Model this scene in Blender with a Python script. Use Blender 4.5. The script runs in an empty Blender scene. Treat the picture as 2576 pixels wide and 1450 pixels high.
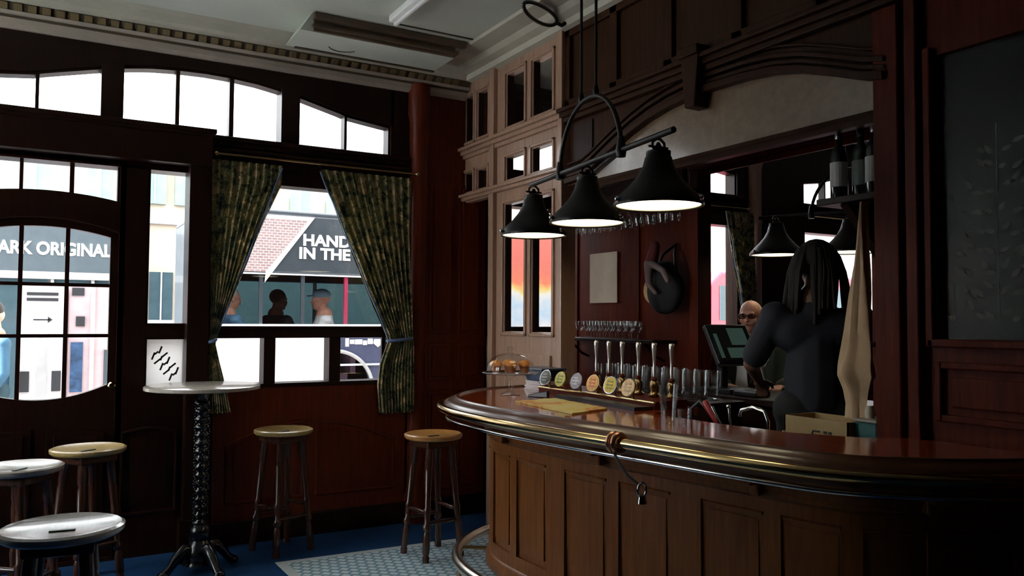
import bpy, bmesh, math, random
from mathutils import Vector, Matrix, noise
R=math.radians
random.seed(7)
sc=bpy.context.scene
COL=sc.collection

# ---------------------------------------------------------------- materials
MATS={}
def newmat(name):
    m=bpy.data.materials.new(name); m.use_nodes=True
    nt=m.node_tree; nt.nodes.clear()
    return m,nt
def N(nt,t,**k):
    n=nt.nodes.new(t)
    for a,b in k.items():
        if a in n.inputs.keys() if isinstance(a,str) else False: n.inputs[a].default_value=b
        else: setattr(n,a,b)
    return n
def out(nt,sh):
    o=nt.nodes.new('ShaderNodeOutputMaterial'); nt.links.new(sh,o.inputs[0])
def pbsdf(nt,col=None,rough=.5,metal=0,spec=.5,coat=0,**k):
    b=nt.nodes.new('ShaderNodeBsdfPrincipled')
    if col is not None: b.inputs['Base Color'].default_value=(*col,1)
    b.inputs['Roughness'].default_value=rough; b.inputs['Metallic'].default_value=metal
    b.inputs['Specular IOR Level'].default_value=spec
    b.inputs['Coat Weight'].default_value=coat; b.inputs['Coat Roughness'].default_value=.08
    for a,v in k.items(): b.inputs[a.replace('_',' ')].default_value=v
    return b
def ramp(nt,fac,stops):
    r=nt.nodes.new('ShaderNodeValToRGB'); e=r.color_ramp.elements
    while len(e)<len(stops): e.new(.5)
    for i,(p,c) in enumerate(stops): e[i].position=p; e[i].color=(*c,1)
    nt.links.new(fac,r.inputs[0]); return r
def coords(nt,scale=(1,1,1),kind='Object'):
    tc=nt.nodes.new('ShaderNodeTexCoord'); mp=nt.nodes.new('ShaderNodeMapping')
    mp.inputs['Scale'].default_value=scale
    nt.links.new(tc.outputs[kind],mp.inputs[0]); return mp.outputs[0]
def noise_tex(nt,vec,scale,detail=4,rough=.6):
    n=nt.nodes.new('ShaderNodeTexNoise'); n.inputs['Scale'].default_value=scale
    n.inputs['Detail'].default_value=detail; n.inputs['Roughness'].default_value=rough
    nt.links.new(vec,n.inputs['Vector']); return n
def plain(name,col,rough=.5,metal=0,spec=.5,var=.12,vs=6,coat=0,**k):
    m,nt=newmat(name); v=coords(nt); n=noise_tex(nt,v,vs)
    c0=tuple(c*(1-var) for c in col); c1=tuple(min(1,c*(1+var)) for c in col)
    r=ramp(nt,n.outputs[0],[(.3,c0),(.7,c1)])
    b=pbsdf(nt,None,rough,metal,spec,coat,**k); nt.links.new(r.outputs[0],b.inputs['Base Color'])
    out(nt,b.outputs[0]); MATS[name]=m; return m
def wood(name,dark,light,rough=.3,grain=(9,9,.7),coat=.3,spec=.5,bump=.04):
    m,nt=newmat(name); v=coords(nt,grain)
    n=noise_tex(nt,v,5,6,.65)
    r=ramp(nt,n.outputs[0],[(.28,dark),(.55,tuple((a+b)/2 for a,b in zip(dark,light))),(.78,light)])
    b=pbsdf(nt,None,rough,0,spec,coat); b.inputs['Coat Roughness'].default_value=.12
    nt.links.new(r.outputs[0],b.inputs['Base Color'])
    bp=nt.nodes.new('ShaderNodeBump'); bp.inputs['Strength'].default_value=bump; bp.inputs['Distance'].default_value=.01
    nt.links.new(n.outputs[0],bp.inputs['Height']); nt.links.new(bp.outputs[0],b.inputs['Normal'])
    out(nt,b.outputs[0]); MATS[name]=m; return m
def emis(name,col,s):
    m,nt=newmat(name); e=nt.nodes.new('ShaderNodeEmission')
    e.inputs[0].default_value=(*col,1); e.inputs[1].default_value=s; out(nt,e.outputs[0]); MATS[name]=m; return m
def paneglass(name,tint=(1,1,1),refl=.035,rough=.02):
    m,nt=newmat(name); t=nt.nodes.new('ShaderNodeBsdfTransparent'); t.inputs[0].default_value=(*tint,1)
    g=nt.nodes.new('ShaderNodeBsdfGlossy'); g.inputs['Roughness'].default_value=rough
    lw=nt.nodes.new('ShaderNodeLayerWeight'); lw.inputs[0].default_value=.5
    pwn=nt.nodes.new('ShaderNodeMath'); pwn.operation='POWER'; nt.links.new(lw.outputs['Facing'],pwn.inputs[0]); pwn.inputs[1].default_value=5
    f=nt.nodes.new('ShaderNodeMath'); f.operation='MULTIPLY_ADD'; nt.links.new(pwn.outputs[0],f.inputs[0]); f.inputs[1].default_value=.9; f.inputs[2].default_value=refl
    mx=nt.nodes.new('ShaderNodeMixShader'); nt.links.new(f.outputs[0],mx.inputs[0])
    nt.links.new(t.outputs[0],mx.inputs[1]); nt.links.new(g.outputs[0],mx.inputs[2]); out(nt,mx.outputs[0]); MATS[name]=m; return m

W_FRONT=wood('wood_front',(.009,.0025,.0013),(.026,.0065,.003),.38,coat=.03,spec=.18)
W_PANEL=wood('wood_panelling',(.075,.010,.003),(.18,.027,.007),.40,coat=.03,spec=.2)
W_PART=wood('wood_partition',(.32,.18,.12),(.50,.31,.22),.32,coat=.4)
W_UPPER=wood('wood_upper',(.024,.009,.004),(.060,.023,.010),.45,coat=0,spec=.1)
W_FASCIA=wood('wood_fascia',(.13,.078,.04),(.22,.14,.08),.3,(1,4,4),coat=.5)
W_BACK=wood('wood_back_bar',(.055,.006,.0015),(.14,.018,.0045),.45,coat=0,spec=.1)
W_DARK=wood('wood_dark_surround',(.016,.006,.004),(.035,.013,.008),.45,coat=.0,spec=.2)
W_BAR=wood('wood_bar_front',(.12,.037,.008),(.25,.085,.018),.40,coat=.05,spec=.25)
W_TOP=wood('wood_bar_top',(.20,.030,.008),(.42,.080,.020),.12,(5,1,5),coat=.6)
W_NOSE=wood('wood_bar_nosing',(.07,.026,.012),(.14,.055,.026),.3,(5,1,5))
W_LEG=wood('wood_stool_leg',(.04,.014,.008),(.09,.034,.018),.25)
W_SEATY=wood('wood_seat_yellow',(.42,.28,.09),(.66,.47,.19),.28,(14,2,2))
W_SEATO=wood('wood_seat_orange',(.42,.19,.05),(.62,.30,.09),.28,(14,2,2))
W_SEATG=wood('wood_seat_glare',(.48,.45,.42),(.60,.57,.54),.16,(14,2,2))  # window glare on the nearest seat put into a whitish wood colour
W_SEATP=wood('wood_seat_pale',(.40,.34,.28),(.58,.52,.44),.18,(14,2,2))
CEIL=plain('ceiling_paint',(.54,.57,.50),.7,var=.06,vs=2)
CORN=plain('cornice_paint',(.50,.47,.38),.6,var=.08)
CORNP=plain('cornice_lower_paint',(.42,.35,.29),.6,var=.08)
CORNB=plain('cornice_groove_brown',(.09,.065,.04),.6)
GOLD=plain('gilt_dentil',(.17,.12,.055),.5)
BOXSIDE=plain('box_side_brown',(.14,.095,.06),.6)
BRASS=plain('polished_brass',(.72,.50,.24),.16,1,var=.08)
BRASSD=plain('aged_brass',(.35,.24,.12),.3,1,var=.15)
CHROME=plain('chrome',(.75,.75,.76),.14,1,var=.03)
IRON=plain('black_cast_iron',(.008,.008,.010),.22,0,.6,coat=.2)
LAMPM=plain('lamp_black_metal',(.007,.006,.0055),.4,.2,.4)
ENAMEL=plain('white_enamel',(.8,.77,.68),.3)
GLASS=paneglass('pane_glass')
GLASSG=paneglass('drink_glass',(.95,.96,.96),.06)
BLACK=plain('black_plastic',(.012,.012,.014),.35)
DGREY=plain('dark_grey',(.03,.032,.036),.5)
WHITE=plain('white_paint',(.78,.77,.75),.5,var=.04)
PAPER=plain('paper',(.50,.40,.30),.7,var=.1)
SKIN=plain('skin_light',(.62,.30,.21),.45,var=.08,vs=20)
SKIND=plain('skin_brown',(.16,.075,.045),.45,var=.1,vs=20)
LEAD=plain('lead_came',(.05,.05,.055),.5)
def text_mat(): return WHITE
# carpet
m,nt=newmat('blue_carpet'); v=coords(nt); n=noise_tex(nt,v,1.1,3,.5); n2=noise_tex(nt,v,160,2,.8)
r=ramp(nt,n.outputs[0],[(.3,(.012,.042,.12)),(.7,(.022,.085,.21))])
b=pbsdf(nt,None,.95,0,.1); nt.links.new(r.outputs[0],b.inputs['Base Color'])
bp=nt.nodes.new('ShaderNodeBump'); bp.inputs['Strength'].default_value=.5; bp.inputs['Distance'].default_value=.004
nt.links.new(n2.outputs[0],bp.inputs['Height']); nt.links.new(bp.outputs[0],b.inputs['Normal']); out(nt,b.outputs[0]); CARPET=m
# tiled mat: lattice of pale lozenges on blue grey
m,nt=newmat('lattice_tiles'); v=coords(nt,(.7,.7,.7))
mp=nt.nodes.new('ShaderNodeMapping'); mp.inputs['Rotation'].default_value=(0,0,R(45)); nt.links.new(v,mp.inputs[0])
br=nt.nodes.new('ShaderNodeTexBrick'); br.inputs['Scale'].default_value=11; br.offset=.5
br.inputs['Brick Width'].default_value=.5; br.inputs['Row Height'].default_value=.42; br.inputs['Mortar Size'].default_value=.075
br.inputs['Color1'].default_value=(.88,.92,.90,1); br.inputs['Color2'].default_value=(.80,.87,.88,1); br.inputs['Mortar'].default_value=(.22,.40,.50,1)
nt.links.new(mp.outputs[0],br.inputs['Vector'])
b=pbsdf(nt,None,.3,0,.5); nt.links.new(br.outputs[0],b.inputs['Base Color']); out(nt,b.outputs[0]); TILE=m
TILEB=plain('tile_border',(.66,.70,.70),.4,var=.05)
# curtain cloth
def curtain_mat(name,k=1.0):
    m,nt=newmat(name); v=coords(nt)
    vo=nt.nodes.new('ShaderNodeTexVoronoi'); vo.inputs['Scale'].default_value=30; nt.links.new(v,vo.inputs['Vector'])
    n=noise_tex(nt,v,15,6,.75)
    r=ramp(nt,n.outputs[0],[(.38,(.012,.014,.014)),(.46,(.07,.09,.04)),(.52,(.40,.36,.16)),(.57,(.09,.06,.025)),(.63,(.85,.68,.36))])
    r2=ramp(nt,vo.outputs['Distance'],[(.10,(1,1,1)),(.17,(0,0,0))])
    vo2=nt.nodes.new('ShaderNodeTexVoronoi'); vo2.inputs['Scale'].default_value=7.5; nt.links.new(v,vo2.inputs['Vector'])
    r3=ramp(nt,vo2.outputs['Distance'],[(.17,(1,1,1)),(.22,(0,0,0))])
    mx=nt.nodes.new('ShaderNodeMixRGB'); nt.links.new(r3.outputs[0],mx.inputs[0]); nt.links.new(r.outputs[0],mx.inputs[1]); mx.inputs[2].default_value=(.50,.36,.20,1)
    mx2=nt.nodes.new('ShaderNodeMixRGB'); mx2.blend_type='ADD'
    sc_=nt.nodes.new('ShaderNodeMath'); sc_.operation='MULTIPLY'; sc_.inputs[1].default_value=.6
    nt.links.new(r2.outputs[0],sc_.inputs[0]); nt.links.new(sc_.outputs[0],mx2.inputs[0])
    nt.links.new(mx.outputs[0],mx2.inputs[1]); mx2.inputs[2].default_value=(.3,.36,.2,1)
    b=pbsdf(nt,None,.75,0,.3); nt.links.new(mx2.outputs[0],b.inputs['Base Color']); b.inputs['Sheen Weight'].default_value=.3
    t=nt.nodes.new('ShaderNodeBsdfTranslucent'); nt.links.new(mx2.outputs[0],t.inputs[0])
    ms=nt.nodes.new('ShaderNodeMixShader'); ms.inputs[0].default_value=.30*k
    nt.links.new(b.outputs[0],ms.inputs[1]); nt.links.new(t.outputs[0],ms.inputs[2]); out(nt,ms.outputs[0]); return m
CURT=curtain_mat('floral_curtain_cloth')
CURTL=plain('curtain_blue_lining',(.10,.16,.30),.55,var=.3)

# ---------------------------------------------------------------- mesh builder
class MB:
    def __init__(s): s.v=[]; s.f=[]
    def add(s,vs,fs):
        o=len(s.v); s.v+= [tuple(v) for v in vs]; s.f+=[tuple(i+o for i in f) for f in fs]; return s
    def box(s,x0,x1,y0,y1,z0,z1):
        vs=[(x,y,z) for z in (z0,z1) for y in (y0,y1) for x in (x0,x1)]
        return s.add(vs,[(0,2,3,1),(4,5,7,6),(0,1,5,4),(2,6,7,3),(0,4,6,2),(1,3,7,5)])
    def obox(s,c,sx,sy,sz,rot=None):
        M=rot if rot is not None else Matrix.Identity(3)
        vs=[Vector(c)+M@Vector((x*sx/2,y*sy/2,z*sz/2)) for z in(-1,1) for y in(-1,1) for x in(-1,1)]
        return s.add(vs,[(0,2,3,1),(4,5,7,6),(0,1,5,4),(2,6,7,3),(0,4,6,2),(1,3,7,5)])
    def lathe(s,prof,c=(0,0,0),seg=24,M=None,cap=True):
        n=len(prof); vs=[]
        for (r,z) in prof:
            for i in range(seg):
                a=2*math.pi*i/seg; p=Vector((r*math.cos(a),r*math.sin(a),z))
                if M is not None: p=M@p
                vs.append(Vector(c)+p)
        fs=[(j*seg+i,j*seg+(i+1)%seg,(j+1)*seg+(i+1)%seg,(j+1)*seg+i) for j in range(n-1) for i in range(seg)]
        if cap: fs+= [tuple(range(seg))[::-1], tuple((n-1)*seg+i for i in range(seg))]
        return s.add(vs,fs)
    def tube(s,pts,r,seg=10,closed=False,radii=None):
        pts=[Vector(p) for p in pts]; n=len(pts); rings=[]; prev=None
        for i in range(n):
            if closed: t=(pts[(i+1)%n]-pts[i-1])
            else: t=pts[min(i+1,n-1)]-pts[max(i-1,0)]
            t.normalize()
            if prev is None: u=t.orthogonal().normalized()
            else: u=(prev-t*prev.dot(t)); u=u.normalized() if u.length>1e-6 else t.orthogonal().normalized()
            prev=u; w=t.cross(u); rr=radii[i] if radii else r
            rings.append([pts[i]+(u*math.cos(2*math.pi*k/seg)+w*math.sin(2*math.pi*k/seg))*rr for k in range(seg)])
        vs=[p for g in rings for p in g]; fs=[]
        m=n if closed else n-1
        for j in range(m):
            a=j*seg; b=((j+1)%n)*seg
            fs+=[(a+k,a+(k+1)%seg,b+(k+1)%seg,b+k) for k in range(seg)]
        if not closed: fs+=[tuple(range(seg))[::-1],tuple((n-1)*seg+k for k in range(seg))]
        return s.add(vs,fs)
    def cap(s,p0,p1,r0,r1,seg=12):
        p0=Vector(p0);p1=Vector(p1);d=(p1-p0); L=d.length; d=d.normalized() if L>1e-6 else Vector((0,0,1))
        pts=[];rad=[]
        for a in (80,60,35,15): pts.append(p0-d*r0*math.sin(R(a))); rad.append(r0*math.cos(R(a)))
        pts.append(p0);rad.append(r0);pts.append(p1);rad.append(r1)
        for a in (15,35,60,80): pts.append(p1+d*r1*math.sin(R(a))); rad.append(r1*math.cos(R(a)))
        return s.tube(pts,0,seg,radii=rad)
    def ell(s,c,r,M=None,seg=16,rings=10):
        prof=[(math.sin(math.pi*(j+.25)/(rings+.5)),-math.cos(math.pi*(j+.25)/(rings+.5))) for j in range(rings+1)]
        T=Matrix(((r[0],0,0),(0,r[1],0),(0,0,r[2])))
        if M is not None: T=M@T
        return s.lathe(prof,c,seg,T)
    def strip_xz(s,xs,zlo,zhi,y0,y1):   # solid between two curves, thickness along y
        n=len(xs); vs=[]
        for x in xs:
            a=zlo(x); b=zhi(x); vs+=[(x,y0,a),(x,y0,b),(x,y1,a),(x,y1,b)]
        fs=[]
        for i in range(n-1):
            a=4*i; b=a+4
            fs+=[(a,b,b+1,a+1),(a+2,a+3,b+3,b+2),(a+1,b+1,b+3,a+3),(a,a+2,b+2,b)]
        fs+=[(0,1,3,2),(4*n-4,4*n-2,4*n-1,4*n-3)]
        return s.add(vs,fs)
    def strip_yz(s,ys,zlo,zhi,x0,x1):
        n=len(ys); vs=[]
        for y in ys:
            a=zlo(y); b=zhi(y); vs+=[(x0,y,a),(x0,y,b),(x1,y,a),(x1,y,b)]
        fs=[]
        for i in range(n-1):
            a=4*i; b=a+4
            fs+=[(a,b,b+1,a+1),(a+2,a+3,b+3,b+2),(a+1,b+1,b+3,a+3),(a,a+2,b+2,b)]
        fs+=[(0,1,3,2),(4*n-4,4*n-2,4*n-1,4*n-3)]
        return s.add(vs,fs)
    def poly(s,pts,z0,z1):  # vertical prism from 2-D outline
        n=len(pts); vs=[(x,y,z0) for x,y in pts]+[(x,y,z1) for x,y in pts]
        return s.add(vs,[tuple(range(n))[::-1],tuple(range(n,2*n))]+[(i,(i+1)%n,n+(i+1)%n,n+i) for i in range(n)])
    def sweep(s,curve,prof,closed_prof=True):  # curve of (x,y,nx,ny); profile of (inset,z)
        m=len(prof); vs=[]
        for (x,y,nx,ny) in curve:
            for (d,z) in prof: vs.append((x+nx*d,y+ny*d,z))
        fs=[]; k=m if closed_prof else m-1
        for i in range(len(curve)-1):
            for j in range(k):
                a=i*m+j; b=i*m+(j+1)%m; fs.append((a,b,b+m,a+m))
        if closed_prof: fs+=[tuple(range(m))[::-1],tuple((len(curve)-1)*m+j for j in range(m))]
        return s.add(vs,fs)
    def build(s,name,mat,parent=None,smooth=False,loc=None,bevel=0,remesh=0,kind=None):
        me=bpy.data.meshes.new(name); me.from_pydata(s.v,[],s.f); me.validate(); 
        bm=bmesh.new(); bm.from_mesh(me); bmesh.ops.recalc_face_normals(bm,faces=bm.faces); bm.to_mesh(me); bm.free()
        if mat: me.materials.append(mat)
        o=bpy.data.objects.new(name,me); COL.objects.link(o)
        if loc is not None:
            o.location=loc; me.transform(Matrix.Translation(-Vector(loc)))
        if parent is not None:
            o.parent=parent
            if loc is None and parent.type in('EMPTY','MESH'):
                me.transform(Matrix.Translation(-wloc(parent)))
        if remesh:
            md=o.modifiers.new('r','REMESH'); md.mode='VOXEL'; md.voxel_size=remesh; md.use_smooth_shade=True
            sm=o.modifiers.new('s','SMOOTH'); sm.iterations=4; sm.factor=.5
            smooth=True
        if bevel:
            bv=o.modifiers.new('b','BEVEL'); bv.width=bevel; bv.segments=2; bv.limit_method='ANGLE'; bv.angle_limit=R(40)
        if smooth:
            for p in me.polygons: p.use_smooth=True
            if not remesh: me.set_sharp_from_angle(angle=R(50))
        if kind: o['kind']=kind
        return o
def wloc(o):
    v=Vector((0,0,0))
    while o is not None: v+=Vector(o.location); o=o.parent
    return v
def empty(name,loc,label,cat,group=None):
    o=bpy.data.objects.new(name,None); COL.objects.link(o); o.location=loc
    o['label']=label; o['category']=cat
    if group: o['group']=group
    return o
def tag(o,label,cat,group=None,kind=None):
    o['label']=label; o['category']=cat
    if group: o['group']=group
    if kind: o['kind']=kind
    return o
def struct(o,label=None):
    o['kind']='structure'
    if label: o['label']=label
    return o
def copy_tree(o,loc=None,rz=None,label=None,group=None,parent=None,scale=None):
    c=o.copy(); COL.objects.link(c)
    if parent is not None: c.parent=parent
    if loc is not None: c.location=loc
    if rz is not None: c.rotation_euler=(0,0,rz)
    if scale is not None: c.scale=(scale,)*3
    if label: c['label']=label
    if group: c['group']=group
    for ch in list(o.children): copy_tree(ch,parent=c)
    return c
def textobj(txt,size,loc,rot,mat,parent,name,ext=.004,sx=1.0,align='LEFT'):
    cu=bpy.data.curves.new(name,'FONT'); cu.body=txt; cu.size=size; cu.extrude=ext; cu.align_x=align; cu.offset=size*.035
    t=bpy.data.objects.new(name,cu); COL.objects.link(t)
    dg=bpy.context.evaluated_depsgraph_get(); me=bpy.data.meshes.new_from_object(t.evaluated_get(dg))
    bpy.data.objects.remove(t); me.materials.clear(); me.materials.append(mat)
    o=bpy.data.objects.new(name,me); COL.objects.link(o); o.parent=parent
    me.transform(Matrix.Diagonal((sx,1,1,1)))
    o.location=Vector(loc)-(wloc(parent) if parent else Vector((0,0,0))); o.rotation_euler=rot
    return o
def lerp(a,b,t): return a+(b-a)*t
def pw(pts):
    def f(x):
        if x<=pts[0][0]: return pts[0][1]
        for (a,b),(c,d) in zip(pts,pts[1:]):
            if x<=c:
                t=(x-a)/(c-a); return lerp(b,d,t)
        return pts[-1][1]
    return f
def frange(a,b,n): return [lerp(a,b,i/n) for i in range(n+1)]

YW=5.72      # window wall, inner face
XB=2.94      # bar partition plane
ZC=3.50      # ceiling
# ================================================================= SHELL
struct(MB().box(-2.6,10.0,-3.0,YW,-.12,0).build('floor',CARPET),'blue carpeted floor')
struct(MB().box(-2.6,10.0,-3.0,YW+.3,ZC,ZC+.15).build('ceiling',CEIL),'pale painted ceiling')
wl=MB()
def holes_x(mb,x0,x1,ya,yb,za,zb,H):
    ys=sorted({ya,yb}|{h[0] for h in H}|{h[1] for h in H})
    for a,b in zip(ys,ys[1:]):
        h=[q for q in H if q[0]<(a+b)/2<q[1]]
        if h: mb.box(x0,x1,a,b,za,h[0][2]); mb.box(x0,x1,a,b,h[0][3],zb)
        else: mb.box(x0,x1,a,b,za,zb)
LW=[(3.85,4.6,.95,3.05),(4.75,5.5,.95,3.05)]  # two unseen windows, added to bring daylight in from the left
holes_x(wl,-2.7,-2.6,-3.0,YW+.3,0,ZC,LW)
struct(wl.build('wall_left',W_DARK))
m,nt=newmat('added_daylight_glass'); t=nt.nodes.new('ShaderNodeBsdfTranslucent'); t.inputs[0].default_value=(.86,.90,.92,1); out(nt,t.outputs[0]); FROSTW=m  # added panes scatter the sun as soft light into the room
for i,(a,b,c,d_) in enumerate(LW):
    w=bpy.data.objects.new('window_%d'%(10+i),None); COL.objects.link(w); w.location=(-2.65,(a+b)/2,c); w['kind']='structure'
    MB().box(-2.66,-2.65,a,b,c,d_).build('added_frosted_glass',FROSTW,w)
    f=MB(); f.box(-2.69,-2.58,a-.04,a+.04,c,d_); f.box(-2.69,-2.58,b-.04,b+.04,c,d_); f.box(-2.69,-2.58,a,b,c-.04,c+.04); f.box(-2.69,-2.58,a,b,d_-.04,d_+.04); f.box(-2.68,-2.60,(a+b)/2-.02,(a+b)/2+.02,c,d_); f.box(-2.68,-2.60,a,b,2.2,2.25); f.build('window_frame',W_DARK,w)
struct(MB().box(-2.7,10.1,-3.1,-3.0,0,ZC).build('wall_rear',W_DARK))
struct(MB().box(10.0,10.1,-3.0,YW+.3,0,ZC).build('wall_right',W_PANEL))

struct(MB().box(-2.6,-.72,3.62,3.68,0,2.7).build('wall_light_block',W_DARK),'added wooden screen out of view on the left, blocking window light')  # unseen screen added to keep the left window light off the right side
# ---- window wall, three bays of period 3.65
PER=3.65; BC=[.945,.945+PER,.945+2*PER]
top=pw([(-1.42,2.985),(-1.32,2.99),(-1.0,3.03),(-.975,3.04),(-.63,3.125),(-.5,3.15),(-.35,3.175),(-.17,3.19),(0,3.195),(.17,3.19),(.35,3.175),(.5,3.15),(.63,3.125),(.975,3.04),(1.0,3.03),(1.32,2.99),(1.42,2.985)])
Y0,Y1=YW,YW+.16
wf=MB()
for bi,c in enumerate(BC):
    # spandrel above the arched row, beam under it
    wf.strip_xz(frange(c-1.36,c+1.36,40),lambda x:top(x-c)+.015,lambda x:ZC,Y0,Y1)
    wf.box(c-1.36,c+1.36,Y0,Y1,2.50,2.765)
# piers between bays
for a,b in ((-2.6,-.42),(2.28,3.24),(5.93,6.89),(9.58,10.0)):
    wf.box(a,b,Y0,Y1,0,ZC)
for i in (1,2):
    c=BC[i]; wf.box(c-1.36,c+1.36,Y0,Y1,0,1.07)
# bay 1 masses: above head, stiles round sidelight, dado below window
wf.box(.86,1.03,Y0,Y1,0,2.52); wf.box(.44,.60,Y0,Y1,0,2.52); wf.box(.44,1.03,Y0,Y1,2.535,2.56); wf.box(.6,.86,Y0,Y1,0,1.05); wf.box(.6,.86,Y0,Y1,1.405,1.48)
wf.box(1.03,2.28,Y0,Y1,0,1.07)
wf.box(-.42,.44,Y0,Y1,2.52,2.56)
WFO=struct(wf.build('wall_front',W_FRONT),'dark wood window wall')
# arched transom rows as windows
win_no=[0]
def arched_row(c):
    win_no[0]+=1
    w=bpy.data.objects.new('window_%d'%win_no[0],None); COL.objects.link(w); w.location=(c,YW+.05,2.78); w['kind']='structure'
    f=MB()
    f.box(c-1.36,c+1.36,YW+.02,YW+.12,2.765,2.785)
    for a,b in ((.505,.635),(-.635,-.505)): f.strip_xz([c+a,c+b],lambda x:2.78,lambda x:top(x-c)+.02,YW-.01,YW+.14)
    for a,b in ((-.19,-.165),(.155,.185),(.975,.995),(-.995,-.975)): f.strip_xz([c+a,c+b],lambda x:2.78,lambda x:top(x-c)+.02,YW+.02,YW+.10)
    for s in (-1,1): f.box(c+s*1.34-.02,c+s*1.34+.02,YW+.02,YW+.12,2.78,2.99)
    xs=frange(c-1.34,c+1.34,40); f.strip_xz(xs,lambda x:top(x-c)-.004,lambda x:top(x-c)+.03,YW+.02,YW+.12)
    f.build('window_frame',W_FRONT,w)
    g=MB(); g.strip_xz(frange(c-1.33,c+1.33,40),lambda x:2.782,lambda x:top(x-c)+.01,YW+.055,YW+.061); g.build('window_glass',GLASS,w)
    return w
for c in BC: arched_row(c)
def main_window(x0,x1,cols,zt=2.47):
    win_no[0]+=1
    w=bpy.data.objects.new('window_%d'%win_no[0],None); COL.objects.link(w); w.location=((x0+x1)/2,YW+.05,1.1); w['kind']='structure'
    f=MB()
    f.box(x0-.03,x1+.03,YW-.01,YW+.14,zt,2.56)               # head
    f.box(x0-.03,x1+.03,YW-.015,YW+.14,1.395,1.47); f.box(x0-.03,x1+.03,YW-.035,YW+.14,1.46,1.478)   # transom rail and nosing
    f.box(x0-.03,x1+.03,YW-.015,YW+.14,1.05,1.08)
    f.box(x0-.03,x0+.0,YW,YW+.14,1.05,2.56); f.box(x1,x1+.03,YW,YW+.14,1.05,2.56)
    for a,b in cols: f.box(a,b,YW,YW+.13,1.07,1.40)
    f.build('window_frame',W_FRONT,w,bevel=.004)
    MB().box(x0,x1,YW+.06,YW+.066,1.478,zt).build('window_glass',GLASS,w)
    MB().box(x0,x1,YW+.06,YW+.066,1.08,1.395).build('window_glass',GLASS,w)
    return w
main_window(1.03,2.28,[(1.36,1.44),(1.825,1.91)])
main_window(BC[1]-1.33,BC[1]+1.33,[(BC[1]-.5,BC[1]-.42),(BC[1]+.42,BC[1]+.5)])
main_window(BC[2]-1.33,BC[2]+1.33,[(BC[2]-.5,BC[2]-.42),(BC[2]+.42,BC[2]+.5)])
# sidelight beside the door
w=bpy.data.objects.new('window_7',None); COL.objects.link(w); w.location=(.73,YW+.05,1.1); w['kind']='structure'
f=MB(); 
for z0,z1 in ((1.05,1.40),(1.485,2.535)):
    f.box(.595,.615,YW+.01,YW+.12,z0,z1); f.box(.842,.865,YW+.01,YW+.12,z0,z1); f.box(.6,.86,YW+.01,YW+.12,z0-.01,z0+.01); f.box(.6,.86,YW+.01,YW+.12,z1-.01,z1+.01)
f.build('window_frame',W_FRONT,w)
MB().box(.61,.845,YW+.06,YW+.066,1.49,2.53).build('window_glass',GLASS,w)
MB().box(.61,.845,YW+.06,YW+.066,1.06,1.395).build('window_glass',GLASS,w)
# porch entablature and its post
pb=MB(); pb.box(-1.6,.975,5.60,YW+.02,2.54,2.755); pb.box(-1.62,.995,5.575,YW,2.755,2.785); pb.box(-1.62,.985,5.585,YW,2.735,2.757)
pb.box(.84,.975,5.62,YW,0,2.545); pb.box(.82,.985,5.61,YW,0,.22)
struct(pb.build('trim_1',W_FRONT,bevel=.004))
# moulding beam below arched windows on the rest of the bay
th=MB(); th.box(-.46,.48,YW-.01,YW+.17,-.12,.022); struct(th.build('trim_30',W_FRONT),'door threshold')
mb=MB(); mb.box(.99,2.42,5.655,YW,2.735,2.765); mb.box(.99,2.42,5.68,YW,2.70,2.737); mb.box(.99,2.42,5.64,YW,2.665,2.683)
for c in BC[1:]: mb.box(c-1.4,c+1.4,5.655,YW,2.735,2.765); mb.box(c-1.4,c+1.4,5.64,YW,2.665,2.683)
struct(mb.build('trim_2',W_FRONT,bevel=.004))
# dado panels under window (arched heads)
dp=MB()
def dado(x0,x1,h):
    xs=frange(x0,x1,16); dp.tube([(x,YW-.008,h(x)) for x in xs],.011,6)
    dp.tube([(x0,YW-.008,.28),(x0,YW-.008,h(x0))],.011,6); dp.tube([(x1,YW-.008,.28),(x1,YW-.008,h(x1))],.011,6); dp.tube([(x0,YW-.008,.28),(x1,YW-.008,.28)],.011,6)
    dp.strip_xz(frange(x0+.05,x1-.05,12),lambda x:.33,lambda x:h(x)-.05,YW-.012,YW)
arc=lambda x:.80-.20*((x-1.69)/.7)**2
dado(1.12,1.64,arc); dado(1.74,2.32,arc)
dq=dp; dp=MB(); dado(.48,.80,lambda x:.82-.4*abs((x-.64))**1.5); struct(dp.build('trim_32',W_FRONT,smooth=True)); dp=dq
for c in BC[1:]:
    a2=lambda x:.80-.1*((x-c)/.7)**2
    dado(c-1.2,c-.5,a2); dado(c-.4,c+.4,a2); dado(c+.5,c+1.2,a2)
struct(dp.build('trim_3',W_PANEL,smooth=True))
DADO=MB(); DADO.box(1.03,2.42,YW-.006,YW+.001,0,1.05); struct(DADO.build('trim_4',W_PANEL))
# skirting
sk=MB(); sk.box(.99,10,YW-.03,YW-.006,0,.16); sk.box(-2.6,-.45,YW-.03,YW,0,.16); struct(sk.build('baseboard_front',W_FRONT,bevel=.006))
# rounded columns between bays
for i,x in enumerate((2.50,6.15,9.8)):
    cb=MB().lathe([(.085,0),(.085,.2),(.07,.22),(.066,.3),(.066,2.5),(.075,2.52),(.066,2.56),(.07,3.05),(.085,3.12),(.085,3.34)],(x,5.70,0),28)
    struct(cb.build('trim_%d'%(5+i),W_PART if i==1 else W_PANEL,smooth=True))  # middle column's bright highlight put into its colour by a paler wood
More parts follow.
